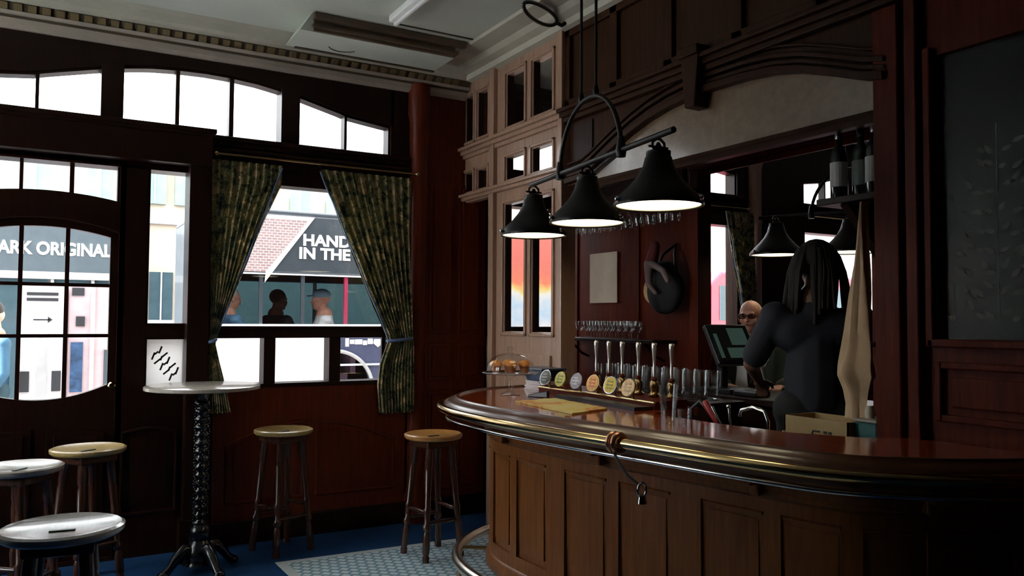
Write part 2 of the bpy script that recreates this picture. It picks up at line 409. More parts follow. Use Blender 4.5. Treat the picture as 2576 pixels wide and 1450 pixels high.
# panelling on the pier beyond the column
pp=MB()
for x0,x1 in ((2.60,2.82),(2.86,3.06)):
    for z0,z1 in ((.2,.98),(1.06,1.35),(1.42,2.6)):
        pp.box(x0,x1,YW-.018,YW,z0,z1); pp.box(x0+.03,x1-.03,YW-.028,YW,z0+.03,z1-.03)
pp.box(2.56,3.10,YW-.012,YW,0,3.4)
struct(pp.build('trim_8',W_PANEL,bevel=.004))

# ---- door
d=bpy.data.objects.new('door_1',None); COL.objects.link(d); d.location=(.02,YW+.05,0); d['kind']='structure'
dc=.02
htop=lambda x:2.095-.38*(x-dc)**2; hbot=lambda x:1.02+.62*(x-dc)**2
dh=lambda x:2.215-.42*(x-dc)**2
tb=lambda x:2.315-.25*(x-dc)**2
leaf=MB(); ys=(YW+.03,YW+.09)
xs=frange(-.415,.435,24)
leaf.strip_xz(xs,htop,lambda x:dh(x)-.06,*ys); leaf.strip_xz(xs,lambda x:0.01,hbot,*ys)
for a,b in ((-.415,-.355),(.39,.435)): leaf.strip_xz([a,b],lambda x:hbot(x)-.01,lambda x:htop(x)+.01,*ys)
leaf.build('door_leaf',W_FRONT,d)
fr=MB(); fr.strip_xz(xs,lambda x:dh(x)-.055,lambda x:tb(x),YW+.0,YW+.12)
fr.strip_xz(xs,lambda x:dh(x)-.07,lambda x:dh(x)-.05,YW-.02,YW+.1)
fr.box(-.45,-.415,YW,YW+.12,0,2.52); fr.box(.435,.47,YW,YW+.12,0,2.52); fr.box(-.45,.47,YW,YW+.12,2.515,2.55)
for a,b in ((-.12,-.10),(.15,.175)): fr.strip_xz([a,b],tb,lambda x:2.52,YW+.02,YW+.1)
fr.box(-.42,-.37,YW+.02,YW+.1,2.2,2.52); fr.box(.42,.44,YW+.02,YW+.1,2.2,2.52)
fr.build('door_frame',W_FRONT,d)
mt=MB()
for a in (-.10,.15): mt.strip_xz([a-.012,a+.012],hbot,htop,YW+.045,YW+.075)
for z in (1.735,1.415): mt.box(-.36,.40,YW+.05,YW+.07,z-.011,z+.011)
mt.build('glazing_bars',W_FRONT,d)
MB().strip_xz(frange(-.36,.40,24),hbot,htop,YW+.058,YW+.063).build('door_glass',GLASS,d)
MB().strip_xz(frange(-.38,.43,24),tb,lambda x:2.52,YW+.058,YW+.063).build('transom_glass',GLASS,d)
hb=MB(); hb.lathe([(.004,0),(.022,.004),(.022,.012),(.010,.016),(.010,.04),(.024,.05),(.027,.065),(.02,.078),(.004,.08)],(.415,YW+.03,1.10),16,Matrix.Rotation(R(90),3,'X'))
hb.build('door_handle',BRASS,d,smooth=True)
dpn=MB()
for x0,x1 in ((-.36,-.02),(.06,.38)):
    dpn.strip_xz(frange(x0,x1,10),lambda x:.25,lambda x:.85-.3*(x-dc)**2,YW+.015,YW+.035)
    dpn.strip_xz(frange(x0+.04,x1-.04,10),lambda x:.29,lambda x:.81-.3*(x-dc)**2,YW+.005,YW+.02)
dpn.build('door_panel',W_FRONT,d,bevel=.004)

# poster with dark diagonal writing stuck on the lower side pane
m_,nt=newmat('backlit_paper'); t=nt.nodes.new('ShaderNodeBsdfTranslucent'); t.inputs[0].default_value=(.85,.84,.83,1); b=pbsdf(nt,(.8,.79,.77),.7); mx=nt.nodes.new('ShaderNodeMixShader'); mx.inputs[0].default_value=.75
nt.links.new(b.outputs[0],mx.inputs[1]); nt.links.new(t.outputs[0],mx.inputs[2]); out(nt,mx.outputs[0]); PTR=m_
st=empty('window_sticker',(.735,YW+.05,1.2),'white poster with dark diagonal scrawl stuck on the lower pane beside the door','poster')
MB().box(.618,.838,YW+.050,YW+.053,1.065,1.39).build('sheet',PTR,st)
sm=MB(); rot=Matrix.Rotation(R(48),3,'Y')
for k in range(5):
    cx=.68+k*.027; cz=1.30-k*.035
    for j in range(3): sm.obox((cx+random.uniform(-.004,.004)+(j-1)*.02,YW+.047,cz+(j-1)*.02),.011,.004,.05 if j!=1 else .03,Matrix.Rotation(R(20+30*((k+j)%2)),3,'Y'))
sm.build('scrawled_lettering',DGREY,st)

# ---- cornice on the window wall (profile along x)
def prof_x(prof,x0,x1,name,mat,kind='trim'):
    m=MB(); n=len(prof)
    vs=[(x,y,z) for x in (x0,x1) for y,z in prof]
    m.add(vs,[tuple(range(n))[::-1],tuple(range(n,2*n))]+[(i,(i+1)%n,n+(i+1)%n,n+i) for i in range(n)])
    return struct(m.build(name,mat))
prof_x([(5.72,3.28),(5.70,3.28),(5.67,3.30),(5.665,3.335),(5.72,3.335)],-2.6,2.9,'trim_9',CORNP)
prof_x([(5.72,3.335),(5.655,3.335),(5.655,3.35),(5.72,3.35)],-2.6,2.9,'trim_10',CORNB)
prof_x([(5.72,3.35),(5.63,3.35),(5.62,3.365),(5.72,3.365)],-2.6,2.9,'trim_11',CORNP)
prof_x([(5.72,3.365),(5.64,3.365),(5.60,3.41),(5.72,3.41)],-2.6,2.9,'trim_12',CORNB)
dn=MB()
x=-2.5
while x<2.8:
    dn.add([(x,5.642,3.367),(x+.045,5.642,3.367),(x+.045,5.600,3.407),(x,5.600,3.407),(x,5.632,3.36),(x+.045,5.632,3.36),(x+.045,5.592,3.40),(x,5.592,3.40)],[(0,1,2,3),(4,7,6,5),(0,4,5,1),(2,6,7,3),(0,3,7,4),(1,5,6,2)]); x+=.075
struct(dn.build('trim_13',GOLD),'row of gilt dentils in the cornice')
prof_x([(5.72,3.41),(5.60,3.41),(5.585,3.425),(5.55,3.44),(5.52,3.475),(5.49,3.50),(5.72,3.50)],-2.6,2.9,'trim_14',CORN)
# cornice and ceiling border along the bar wall
def prof_y(prof,y0,y1,name,mat):
    m=MB(); n=len(prof); vs=[(x,y,z) for y in (y0,y1) for x,z in prof]
    m.add(vs,[tuple(range(n))[::-1],tuple(range(n,2*n))]+[(i,(i+1)%n,n+(i+1)%n,n+i) for i in range(n)]); return struct(m.build(name,mat))
prof_y([(2.92,3.40),(2.86,3.41),(2.84,3.44),(2.78,3.455),(2.74,3.48),(2.60,3.485),(2.585,3.50),(2.92,3.50)],-3,5.6,'trim_15',CORN)

# ---- boxed ceiling unit
bx=empty('ceiling_box',(2.0,5.3,3.38),'long pale boxed unit with a dark brown moulded side hanging under the ceiling','ceiling box')
m=MB(); pr=[(1.385,5.16,3.40),(2.50,5.16,3.40),(2.50,5.60,3.40),(1.385,5.60,3.40),(1.46,5.12,3.5),(2.57,5.12,3.5),(2.57,5.62,3.5),(1.46,5.62,3.5)]
pr=[(1.40,5.09,3.385),(2.50,5.09,3.385),(2.50,5.44,3.385),(1.40,5.44,3.385),(1.47,5.06,3.5),(2.57,5.06,3.5),(2.57,5.46,3.5),(1.47,5.46,3.5)]
m.add(pr,[(0,1,2,3),(4,7,6,5),(0,4,5,1),(2,6,7,3),(0,3,7,4),(1,5,6,2)]); m.build('casing',CEIL,bx)
m=MB(); m.box(1.475,2.57,5.03,5.075,3.455,3.499); m.box(1.47,2.52,5.055,5.095,3.405,3.43); m.box(1.48,2.5,5.07,5.09,3.385,3.5); m.build('side_moulding',BOXSIDE,bx,bevel=.006)
m=MB(); m.tube([(1.75+.1*math.cos(a),5.27+.1*math.sin(a),3.383) for a in frange(R(25),R(155),14)],.004,6); m.build('round_vent_rim',CORNB,bx)
m=MB(); m.box(1.46,2.5,5.425,5.45,3.377,3.387); m.build('edge_bead',CORNB,bx)
bl=empty('strip_light',(1.98,4.65,3.5),'unlit white batten strip light on the ceiling, cut by the top edge','light fitting')
MB().box(1.905,1.985,4.0,4.85,3.45,3.50).build('housing',WHITE,bl,bevel=.012)
MB().box(1.93,1.96,4.02,4.83,3.425,3.45).build('tube',WHITE,bl,bevel=.01)
tl=MB(); tl.box(2.02,2.58,4.955,4.97,3.494,3.5); struct(tl.build('trim_16',CORNB),'thin dark joint on the ceiling')
sp=empty('ceiling_hook',(.30,5.0,3.5),'small dark hook stub hanging from the ceiling above the door end','hook')
m=MB(); m.lathe([(.018,0),(.018,-.01),(.006,-.014),(.005,-.08),(.009,-.085),(.002,-.09)],(.318,4.62,3.5),10); m.build('stub',IRON,sp,smooth=True)
lh=MB(); pts=[]
for k in range(25):
    a=2*math.pi*k/24; pts.append((2.64+.165*math.cos(a),4.17+.07*math.cos(a)-.03*math.sin(a),3.435+(.03 if math.sin(a)>0 else .045)*math.sin(a)))
lh.tube(pts[:-1],.012,8,closed=True); lh.tube([(2.80,4.24,3.43),(2.83,4.22,3.41),(2.87,4.2,3.44)],.013,8)
tag(lh.build('cable_loop',IRON,smooth=True),'dark oval loop of cable fixed to the ceiling border above the bar','cable')

# ================================================================= BAR PARTITION (x = 2.94)
def frame_yz(mb,y0,y1,z0,z1,t,x0,x1):
    mb.box(x0,x1,y0-t,y0,z0-t,z1+t); mb.box(x0,x1,y1,y1+t,z0-t,z1+t); mb.box(x0,x1,y0,y1,z0-t,z0); mb.box(x0,x1,y0,y1,z1,z1+t)
XF=2.91; XK=2.97
wp=MB()   # full-height glazed screen section
def solid_with_panes(mb,ya,yb,za,zb,panes,x0,x1):
    ys=sorted({ya,yb}|{p[0] for p in panes}|{p[1] for p in panes}); zs=sorted({za,zb}|{p[2] for p in panes}|{p[3] for p in panes})
    for a,b in zip(ys,ys[1:]):
        run=None
        for c,d_ in zip(zs,zs[1:]):
            my,mz=(a+b)/2,(c+d_)/2
            hole=any(p[0]<my<p[1] and p[2]<mz<p[3] for p in panes)
            if not hole:
                if run is None: run=[c,d_]
                else: run[1]=d_
            else:
                if run: mb.box(x0,x1,a,b,run[0],run[1]); run=None
        if run: mb.box(x0,x1,a,b,run[0],run[1])
P2=[(4.80,5.05,2.94,3.32),(4.44,4.69,2.94,3.32),(4.80,5.05,2.55,2.71),(4.44,4.69,2.55,2.71),(4.79,5.07,1.45,2.37),(4.44,4.69,1.45,2.37)]
P1=[(5.33,5.50,2.95,3.30),(5.57,5.70,2.95,3.30),(5.34,5.49,2.545,2.69),(5.57,5.70,2.545,2.69)]
solid_with_panes(wp,4.30,5.24,0,3.42,P2,XF,XK)
solid_with_panes(wp,5.24,YW,2.46,3.42,P1,XF,XK)
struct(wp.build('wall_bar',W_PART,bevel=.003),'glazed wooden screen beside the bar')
ft=MB()
for y0,y1,z0,z1 in P2+P1:
    ft.box(2.895,2.915,y0-.03,y0-.008,z0-.03,z1+.03); ft.box(2.895,2.915,y1+.008,y1+.03,z0-.03,z1+.03)
    ft.box(2.895,2.915,y0-.03,y1+.03,z1+.008,z1+.03); ft.box(2.895,2.915,y0-.03,y1+.03,z0-.03,z0-.008)
ft.box(2.875,2.99,5.19,5.235,0,3.42); ft.box(2.885,2.99,5.245,5.28,0,3.42); ft.box(2.875,2.99,4.285,4.335,0,3.42)
ft.box(2.89,2.915,4.44,5.12,1.15,1.30)
struct(ft.build('trim_17',W_PART,bevel=.005))
dk=MB()
for y0,y1,z0,z1 in P2+P1: dk.box(2.916,2.964,y1-.006,y1-.0005,z0,z1); dk.box(2.916,2.964,y0+.0005,y0+.004,z0,z1)
struct(dk.build('trim_18',W_DARK))
wg=bpy.data.objects.new('window_8',None); COL.objects.link(wg); wg.location=(XB,4.9,1.5); wg['kind']='structure'
for y0,y1,z0,z1 in P2+P1: MB().box(2.944,2.949,y0,y1,z0,z1).build('window_glass',GLASS,wg)
# ledges running the full length
ld=MB()
for y0,y1 in ((4.30,YW),):
    ld.box(2.84,2.93,y0,y1,2.865,2.89); ld.box(2.865,2.93,y0,y1,2.835,2.866); ld.box(2.885,2.93,y0,y1,2.805,2.836)
struct(ld.build('trim_19',W_PART,bevel=.006),'moulded ledge above the bar opening')
ld=MB(); ld.box(2.84,2.93,-3,4.30,2.865,2.89); ld.box(2.865,2.93,-3,4.30,2.835,2.866); ld.box(2.885,2.93,-3,4.30,2.805,2.836); struct(ld.build('trim_31',W_UPPER,bevel=.006))
l2=MB(); l2.box(2.85,2.93,4.30,YW,2.495,2.518); l2.box(2.87,2.93,4.30,YW,2.47,2.496); l2.box(2.84,2.93,4.36,5.14,1.405,1.42) if 0 else None
struct(l2.build('trim_20',W_PART,bevel=.006))

# ---- beam with segmental arch, keystone, spandrel and upper panels
arch=pw([(1.95,2.50),(2.1,2.535),(2.27,2.60),(2.42,2.65),(2.57,2.683),(2.75,2.70),(2.98,2.705),(3.12,2.70),(3.28,2.685),(3.45,2.655),(3.61,2.61),(3.8,2.54),(4.0,2.455),(4.1,2.42),(4.30,2.41)])
fa=MB(); fa.strip_yz(frange(1.95,4.30,60),lambda y:2.40,lambda y:arch(y),2.925,3.0)
struct(fa.build('trim_21',W_FASCIA),'smooth pale wooden fascia over the bar opening')
sp_=MB(); sp_.strip_yz(frange(1.95,4.30,60),lambda y:arch(y)-.001,lambda y:2.84,2.935,3.05)
sp_.box(2.93,3.05,-3.0,4.30,2.84,3.42); sp_.box(3.0,3.05,1.95,4.30,2.37,2.5)
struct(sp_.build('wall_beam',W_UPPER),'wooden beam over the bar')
am=MB()
ys=frange(2.0,4.26,70)
for off,x0,h in ((.0,2.875,.035),(.045,2.895,.02),(.075,2.885,.022),(.125,2.90,.012)):
    am.strip_yz(ys,lambda y:arch(y)-.01+off,lambda y:min(2.835,arch(y)-.01+off+h) if arch(y)-.01+off<2.82 else arch(y)-.01+off+.003,x0,2.94)
struct(am.build('trim_22',W_UPPER,bevel=.004),'curved mouldings of the arch')
ks=MB(); ks.add([(2.83,3.02,2.62),(2.83,3.09,2.62),(2.83,3.12,2.90),(2.83,2.99,2.90),(2.94,3.02,2.62),(2.94,3.09,2.62),(2.94,3.12,2.90),(2.94,2.99,2.90)],[(0,1,2,3),(4,7,6,5),(0,4,5,1),(2,6,7,3),(0,3,7,4),(1,5,6,2)])
ks.box(2.81,2.94,2.98,3.13,2.88,2.93)
struct(ks.build('trim_23',W_UPPER,bevel=.006),'tapered keystone of the arch')
up=MB()
for y in (4.27,3.78,3.3,2.8,2.3,1.8,1.3): up.box(2.90,2.93,y-.035,y+.035,2.89,3.42)
up.box(2.90,2.93,-3,4.3,3.36,3.42); up.box(2.90,2.93,-3,4.3,2.89,2.95)
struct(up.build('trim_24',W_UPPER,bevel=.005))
# small carved corner panel of the spandrel
cp=MB(); cp.strip_yz([4.02,4.22],lambda y:2.60 if y<4.1 else 2.50,lambda y:2.78,2.925,2.934); struct(cp.build('trim_25',W_DARK))

# ---- right post and etched-glass screen
rp=MB(); rp.box(2.90,3.0,1.95,2.06,0,2.80); rp.box(2.88,3.0,1.86,1.91,0,2.86); rp.box(2.93,3.0,1.9,1.96,0,2.86)
struct(rp.build('trim_26',W_BACK,bevel=.006))
PR=[(.90,1.815,1.47,2.55)]
wr=MB(); solid_with_panes(wr,-3.0,1.90,0,2.86,PR+[(-.5,.6,1.47,2.55)],2.925,2.985)
struct(wr.build('wall_screen',W_BACK),'wooden screen with etched glass')
fr2=MB()
for y0,y1,z0,z1 in ((.95,1.79,1.19,1.36),(-.5,.7,1.19,1.36),(.95,1.79,.3,1.0)):
    fr2.box(2.90,2.926,y0-.025,y0,z0-.025,z1+.025); fr2.box(2.90,2.926,y1,y1+.025,z0-.025,z1+.025); fr2.box(2.90,2.926,y0,y1,z1,z1+.025); fr2.box(2.90,2.926,y0,y1,z0-.025,z0)
    fr2.box(2.912,2.926,y0+.03,y1-.03,z0+.03,z1-.03)
fr2.box(2.895,2.926,.88,1.84,1.44,1.47); fr2.box(2.895,2.926,1.815,1.845,1.44,2.58)
struct(fr2.build('trim_27',W_BACK,bevel=.005))
we=bpy.data.objects.new('window_9',None); COL.objects.link(we); we.location=(2.95,1.4,1.5); we['kind']='structure'
m,nt=newmat('frosted_pane'); b=pbsdf(nt,(.02,.022,.02),.35,0,.25); t=nt.nodes.new('ShaderNodeBsdfTransparent'); t.inputs[0].default_value=(.8,.82,.8,1)
mx=nt.nodes.new('ShaderNodeMixShader'); mx.inputs[0].default_value=.55; nt.links.new(t.outputs[0],mx.inputs[1]); nt.links.new(b.outputs[0],mx.inputs[2]); out(nt,mx.outputs[0]); FROST=m
MB().box(2.950,2.956,.90,1.815,1.47,2.55).build('window_glass',FROST,we)
MB().box(2.950,2.956,-.5,.6,1.47,2.55).build('window_glass',FROST,we)
ETCH=plain('etched_motif',(.10,.10,.085),.6)
eb=MB(); rr=random.Random(3)
def leafm(mb,c,L,wd,a):
    ca,sa=math.cos(a),math.sin(a); vs=[]
    for u,v in ((0,0),(.3,.5),(.7,.4),(1,0),(.7,-.4),(.3,-.5)):
        yy=u*L*ca-v*wd*sa; zz=u*L*sa+v*wd*ca
        vs+= [(2.9485,c[0]+yy,c[1]+zz)]
    n=len(vs); vs2=[(x+.0012,y,z) for x,y,z in vs]
    mb.add(vs+vs2,[tuple(range(n)),tuple(range(n,2*n))[::-1]]+[(i,n+i,n+(i+1)%n,(i+1)%n) for i in range(n)])
for k in range(9):
    z=1.56+k*.075; w_=.02+.012*(9-k)
    for s_ in (-1,1):
        for j in range(2+(9-k)//3): leafm(eb,(1.60+s_*(.012+j*.035)+rr.uniform(-.008,.008),z+rr.uniform(-.02,.02)),rr.uniform(.03,.055),.018,(R(35) if s_>0 else R(145))+rr.uniform(-.5,.5))
eb.box(2.9485,2.9497,1.598,1.602,1.55,2.25)
eb.build('etched_plant',ETCH,we)

# ---- back-bar wall (x = 3.80) with opening, side stub
bw=MB(); bw.box(3.80,3.88,3.98,5.50,0,ZC); bw.box(3.80,3.88,1.0,2.66,0,ZC); bw.box(3.80,3.88,2.66,3.98,2.54,ZC); bw.box(3.80,3.88,2.66,3.98,0,1.06)
struct(bw.build('wall_back',W_BACK),'red-brown wall behind the bar')
bt=MB()
bt.box(3.76,3.80,3.98,4.06,1.06,2.62); bt.box(3.76,3.80,2.60,2.66,1.06,2.62); bt.box(3.75,3.80,2.6,4.06,2.54,2.57); bt.box(3.73,3.80,2.6,4.06,2.60,2.63); bt.box(3.78,3.80,2.6,4.06,2.5,2.54)
bt.box(3.785,3.80,4.62,4.67,1.44,2.5); bt.box(3.785,3.80,5.40,5.46,1.0,2.5); bt.box(3.785,3.80,4.06,5.4,2.42,2.5)
struct(bt.build('trim_28',W_BACK,bevel=.004))
ss=MB(); ss.box(3.36,3.42,1.00,2.40,0,2.84); struct(ss.build('wall_side',W_BACK),'short wooden wall right of the bar opening')
sb=MB(); 
for z0,z1 in ((1.05,1.28),(1.55,1.70)): 
    sb.box(3.345,3.36,2.0,2.34,z0,z1)
struct(sb.build('trim_29',W_BACK,bevel=.004))

# ================================================================= BAR COUNTER
OUT=[(2.91,4.74),(2.65,4.70),(2.41,4.62),(2.17,4.44),(1.98,4.17),(1.89,3.85),(1.885,3.40),(1.94,2.95),(2.01,2.55),(2.06,2.25),(2.115,1.95),(2.19,1.72),(2.33,1.55),(2.54,1.40),(2.78,1.29),(2.91,1.24)]
def catmull(P,n=10):
    P=[Vector(p) for p in P]; Q=[2*P[0]-P[1]]+P+[2*P[-1]-P[-2]]; o=[]
    for i in range(1,len(Q)-2):
        a,b,c,d=Q[i-1:i+3]
        for k in range(n):
            t=k/n; o.append(.5*((2*b)+(-a+c)*t+(2*a-5*b+4*c-d)*t*t+(-a+3*b-3*c+d)*t**3))
    o.append(P[-1]); return o
oc=catmull(OUT,10)
def curve_n(pts):
    o=[]
    for i,p in enumerate(pts):
        t=(pts[min(i+1,len(pts)-1)]-pts[max(i-1,0)]).normalized(); o.append((p.x,p.y,-t.y,t.x))
    return o
CV=curve_n(oc)
# inward = towards the bartender (+x); flip the normal where needed
if CV[60][2]<0: CV=[(x,y,-a,-b) for x,y,a,b in CV]
def off(cv,d): return [(x+a*d,y+b*d) for x,y,a,b in cv]
bar=empty('bar_counter',(2.3,3.0,0),'curved mahogany bar counter with brass edge rail and panelled front','bar')
top_o=off(CV,.09)
inner=[(2.91,1.87),(2.72,2.02),(2.60,2.22),(2.54,2.60),(2.54,2.98),(2.66,3.06),(2.91,3.08),(2.91,4.3)]
top_o=[p for p in top_o if p[0]<2.91]
m=MB(); m.poly(top_o+inner if top_o[-1][1]<top_o[0][1] else inner,1.055,1.09)
me=m.build('countertop',W_TOP,bar)
m=MB(); m.sweep(CV,[(.115,1.086),(.105,1.099),(.09,1.099),(.085,1.090),(.05,1.082),(.025,1.062),(.022,1.035),(.04,1.018),(.05,1.0),(.09,.99),(.115,1.02)]); m.build('nosing',W_NOSE,bar,smooth=True)
m=MB(); m.tube([(x,y,1.045) for x,y in off(CV,0.0)],.021,12); m.build('brass_rail',BRASS,bar,smooth=True)
m=MB(); m.tube([(x,y,.985) for x,y in off(CV,.035)],.010,8); m.build('lower_bead',CHROME,bar,smooth=True)
for i in range(8,len(CV)-2,11):
    m=MB(); x,y,a,b=CV[i]; m.obox((x+a*.02,y+b*.02,1.045),.05,.05,.014,Matrix.Rotation(math.atan2(b,a),3,'Z')); m.build('edge_rail_bracket',BRASSD,bar,bevel=.003)
# body
m=MB(); m.sweep(CV,[(.25,.99),(.27,.88),(.29,.86),(.30,.24),(.27,.23),(.27,.18),(.32,.17),(.33,0),(.40,0),(.40,.99)]); m.build('body',W_BAR,bar,smooth=True)
m=MB(); m.sweep(CV,[(.23,.99),(.255,.905),(.265,.905),(.265,.885),(.28,.87),(.30,.87),(.30,.99)]); m.build('frieze',W_BAR,bar,smooth=True)
m=MB(); m.sweep(CV,[(.30,.25),(.285,.245),(.27,.23),(.265,.20),(.265,.17),(.30,.165)]); m.build('base_moulding',W_BAR,bar,smooth=True)
# arclength
L=[0]
for i in range(1,len(oc)): L.append(L[-1]+(oc[i]-oc[i-1]).length)
def sub(a,b):
    o=[]; n=max(3,int((b-a)/.03))
    for k in range(n+1):
        s=lerp(a,b,k/n); i=max(j for j in range(len(L)-1) if L[j]<=s or j==0); t=(s-L[i])/(L[i+1]-L[i]); A,B=CV[i],CV[i+1]
        o.append(tuple(lerp(u,v,t) for u,v in zip(A,B)))
    return o
stile=MB(); pan=MB(); s=.10; k=0
bounds=[]
while s<L[-1]-.3:
    wd=.29
    if k%2==0: bounds.append((s,s+wd))
    s+=wd if k%2==0 else (.075 if (k//2)%2 else .15); k+=1
last=.02
for a,b in bounds:
    stile.sweep(sub(last,a),[(.282,.87),(.282,.24),(.31,.24),(.31,.87)])
    stile.sweep(sub(a,b),[(.282,.87),(.282,.82),(.31,.82),(.31,.87)]); stile.sweep(sub(a,b),[(.282,.31),(.282,.24),(.31,.24),(.31,.31)])
    pan.sweep(sub(a+.03,b-.03),[(.289,.785),(.289,.345),(.31,.345),(.31,.785)])
    pan.tube([(p[0]+p[2]*.285,p[1]+p[3]*.285,.812) for p in sub(a+.008,b-.008)],.007,6)
    last=b
stile.sweep(sub(last,L[-1]-.02),[(.282,.87),(.282,.24),(.31,.24),(.31,.87)])
stile.build('front_frame',W_BAR,bar); pan.build('raised_panels',W_BAR,bar)
for (a,b) in bounds[::2]:
    c=sub(a-.08,a-.06)[0]; m=MB()
    ang=Matrix.Rotation(math.atan2(c[3],c[2]),3,'Z')
    m.obox((c[0]+c[2]*.22,c[1]+c[3]*.22,.955),.11,.05,.05,ang); m.obox((c[0]+c[2]*.25,c[1]+c[3]*.25,.915),.06,.045,.06,ang); m.build('corbel',W_BAR,bar,bevel=.01)
# foot rail
fr_=MB(); fr_.tube([(x,y,.20) for x,y in off(CV,.10)],.030,12); FRO=fr_.build('foot_rail',plain('foot_rail_metal',(.72,.66,.58),.25,1),bar,smooth=True)
for i in range(10,len(CV)-4,24):
    x,y,a,b=CV[i]; m=MB(); m.tube([(x+a*.10,y+b*.10,.20),(x+a*.10,y+b*.10,.0)],.016,8); m.tube([(x+a*.1,y+b*.1,.2),(x+a*.28,y+b*.28,.2)],.012,8); m.build('rail_bracket',BRASSD,bar,smooth=True)

# hook clipped on the brass rail with a strap
hk=empty('bag_hook',(2.0,2.60,1.045),'brass hook clamped on the bar rail with a thin strap hanging down','hook')
m=MB(); 
rx=[p for p in off(CV,0)]; hp=min(rx,key=lambda p:abs(p[1]-2.60)); hx,hy=hp
for dy in (-.02,.012): m.tube([(hx+.034*math.cos(a),hy+dy,1.045+.034*math.sin(a)) for a in frange(0,2*math.pi,16)][:-1],.011,8,closed=True)
m.build('clamp',plain('copper_clamp',(.7,.36,.22),.3,.8),hk,smooth=True)
m=MB(); m.tube([(hx-.02,hy,1.03),(hx-.025,hy-.04,.98),(hx-.02,hy-.10,.93),(hx+.0,hy-.15,.90)],.006,8); m.build('strap',DGREY,hk,smooth=True)
m=MB(); m.tube([(hx+.0+.02*math.cos(a),hy-.16,.885+.028*math.sin(a)) for a in frange(0,2*math.pi,14)][:-1],.005,8,closed=True); m.lathe([(.02,0),(.014,.03),(.004,.035)],(hx,hy-.16,.835),12); m.build('ring',CHROME,hk,smooth=True)

# ================================================================= FLOOR MAT
mat=empty('tiled_floor_strip',(2.0,4.2,0),'pale lattice-patterned tiled strip with white border around the bar foot','tiled floor')
A=(1.32,5.18); B=(2.90,5.06)
outer=[A,(2.35,5.115),(2.90,5.09),(2.90,4.9),(2.2,4.3)]
pts=[(1.32,5.16),(2.90,5.09),(2.90,3.0),(1.95,1.2),(1.38,1.2),(1.36,3.2)]
m=MB(); m.poly(pts,0,.004); m.build('border',TILEB,mat)
pts2=[(1.38,5.10),(2.86,5.035),(2.86,3.0),(1.95,1.26),(1.44,1.26),(1.42,3.2)]
m=MB(); m.poly(pts2,.001,.0055); m.build('lattice_field',TILE,mat)

# ================================================================= STOOLS
def stool_proto(loc,seatmat,label,h=.785,r=.19,rz=0,group='round bar stools'):
    root=empty('bar_stool',(0,0,0),label,'stool',group)
    s=MB().lathe([(0.001,h-.022),(.10,h-.020),(r-.03,h-.008),(r-.012,h),(r,h-.006),(r,h-.022),(r-.012,h-.034),(.02,h-.036),(0.001,h-.036)],(0,0,0),40,cap=False)
    so=s.build('seat',seatmat,root,smooth=True)
    hs=MB(); hs.obox((0,0,h-.0195),.085,.022,.006); hs.build('hand_slot',BLACK,so,bevel=.008)
    tr=.115; brr=.19
    f=lambda z:lerp(brr,tr,z/(h-.05))
    MB().box(-.115,.115,-.115,.115,h-.085,h-.036).build('apron',W_LEG,root,bevel=.01)
    for k in range(4):
        a=R(45+90*k); top_=Vector((tr*math.cos(a),tr*math.sin(a),h-.04)); bot=Vector((brr*math.cos(a),brr*math.sin(a),0))
        prof=[(0,.017),(.04,.019),(.06,.014),(.08,.02),(.22,.019),(.25,.014),(.265,.022),(.30,.022),(.315,.014),(.40,.018),(.43,.022),(.45,.015),(.75,.020),(.78,.016),(.80,.021),(1,.020)]
        m=MB(); m.tube([bot.lerp(top_,t) for t,_ in prof],0,12,radii=[q*1.22 for _,q in prof]); m.build('leg',W_LEG,root,smooth=True)
    for k in range(4):
        z=.30 if k%2 else .235; a,b=R(45+90*k),R(135+90*k); rr_=f(z)
        p,q=Vector((rr_*math.cos(a),rr_*math.sin(a),z)),Vector((rr_*math.cos(b),rr_*math.sin(b),z))
        m=MB(); m.tube([p.lerp(q,t) for t in (0,.15,.3,.5,.7,.85,1)],0,10,radii=[.009,.011,.013,.015,.013,.011,.009]); m.build('stretcher',W_LEG,root,smooth=True)
    root.location=loc; root.rotation_euler=(0,0,R(rz)); return root
ST=stool_proto((1.43,5.43,0),W_SEATY,'bar stool with pale yellow seat standing under the curtained window',.80,.19,20)
stool_proto((2.25,4.84,0.0055),W_SEATO,'bar stool with orange-brown seat beside the rounded end of the bar',.785,.19,8)
stool_proto((.27,5.27,0),W_SEATY,'bar stool with yellow seat standing close to the door, left of the table',.785,.20,30)
stool_proto((-.06,4.78,0),W_SEATP,'bar stool with seat paled to suggest glare, cut by the left edge of the frame',.785,.20,50)  # pale wood stands in for window glare on this seat
stool_proto((.095,3.34,0),W_SEATG,'nearest bar stool, large seat whitened to suggest glare, with dark hand slot, lower left corner',.785,.205,-8)

# ================================================================= TABLE
tb_=empty('poseur_table',(.88,5.22,0),'tall round table on a black cast-iron beaded column','table')
MB().lathe([(0.001,1.095),(.32,1.095),(.335,1.10),(.335,1.118),(.328,1.122),(0.001,1.122)],(.88,5.22,0),48,cap=False).build('table_top',W_SEATP,tb_,smooth=True)
prof=[(.12,1.094),(.12,1.085),(.05,1.075),(.035,1.05)]
z=1.03
while z>.30:
    prof+=[(.030,z),(.043,z-.012),(.043,z-.024),(.030,z-.036)]; z-=.048
prof+=[(.03,.29),(.055,.27),(.065,.22),(.05,.19),(.075,.15),(.09,.10),(.085,.07),(.10,.05),(.02,.04)]
MB().lathe(prof,(.88,5.22,0),24).build('column',IRON,tb_,smooth=True)
m=MB()
for k in range(46):   # spiral of studs up the column
    for q in range(5):
        a=2*math.pi*q/5+k*.30; z=1.03-k*.0163; m.ell((.88+.040*math.cos(a),5.22+.040*math.sin(a),z),(.008,.008,.006),None,6,4)
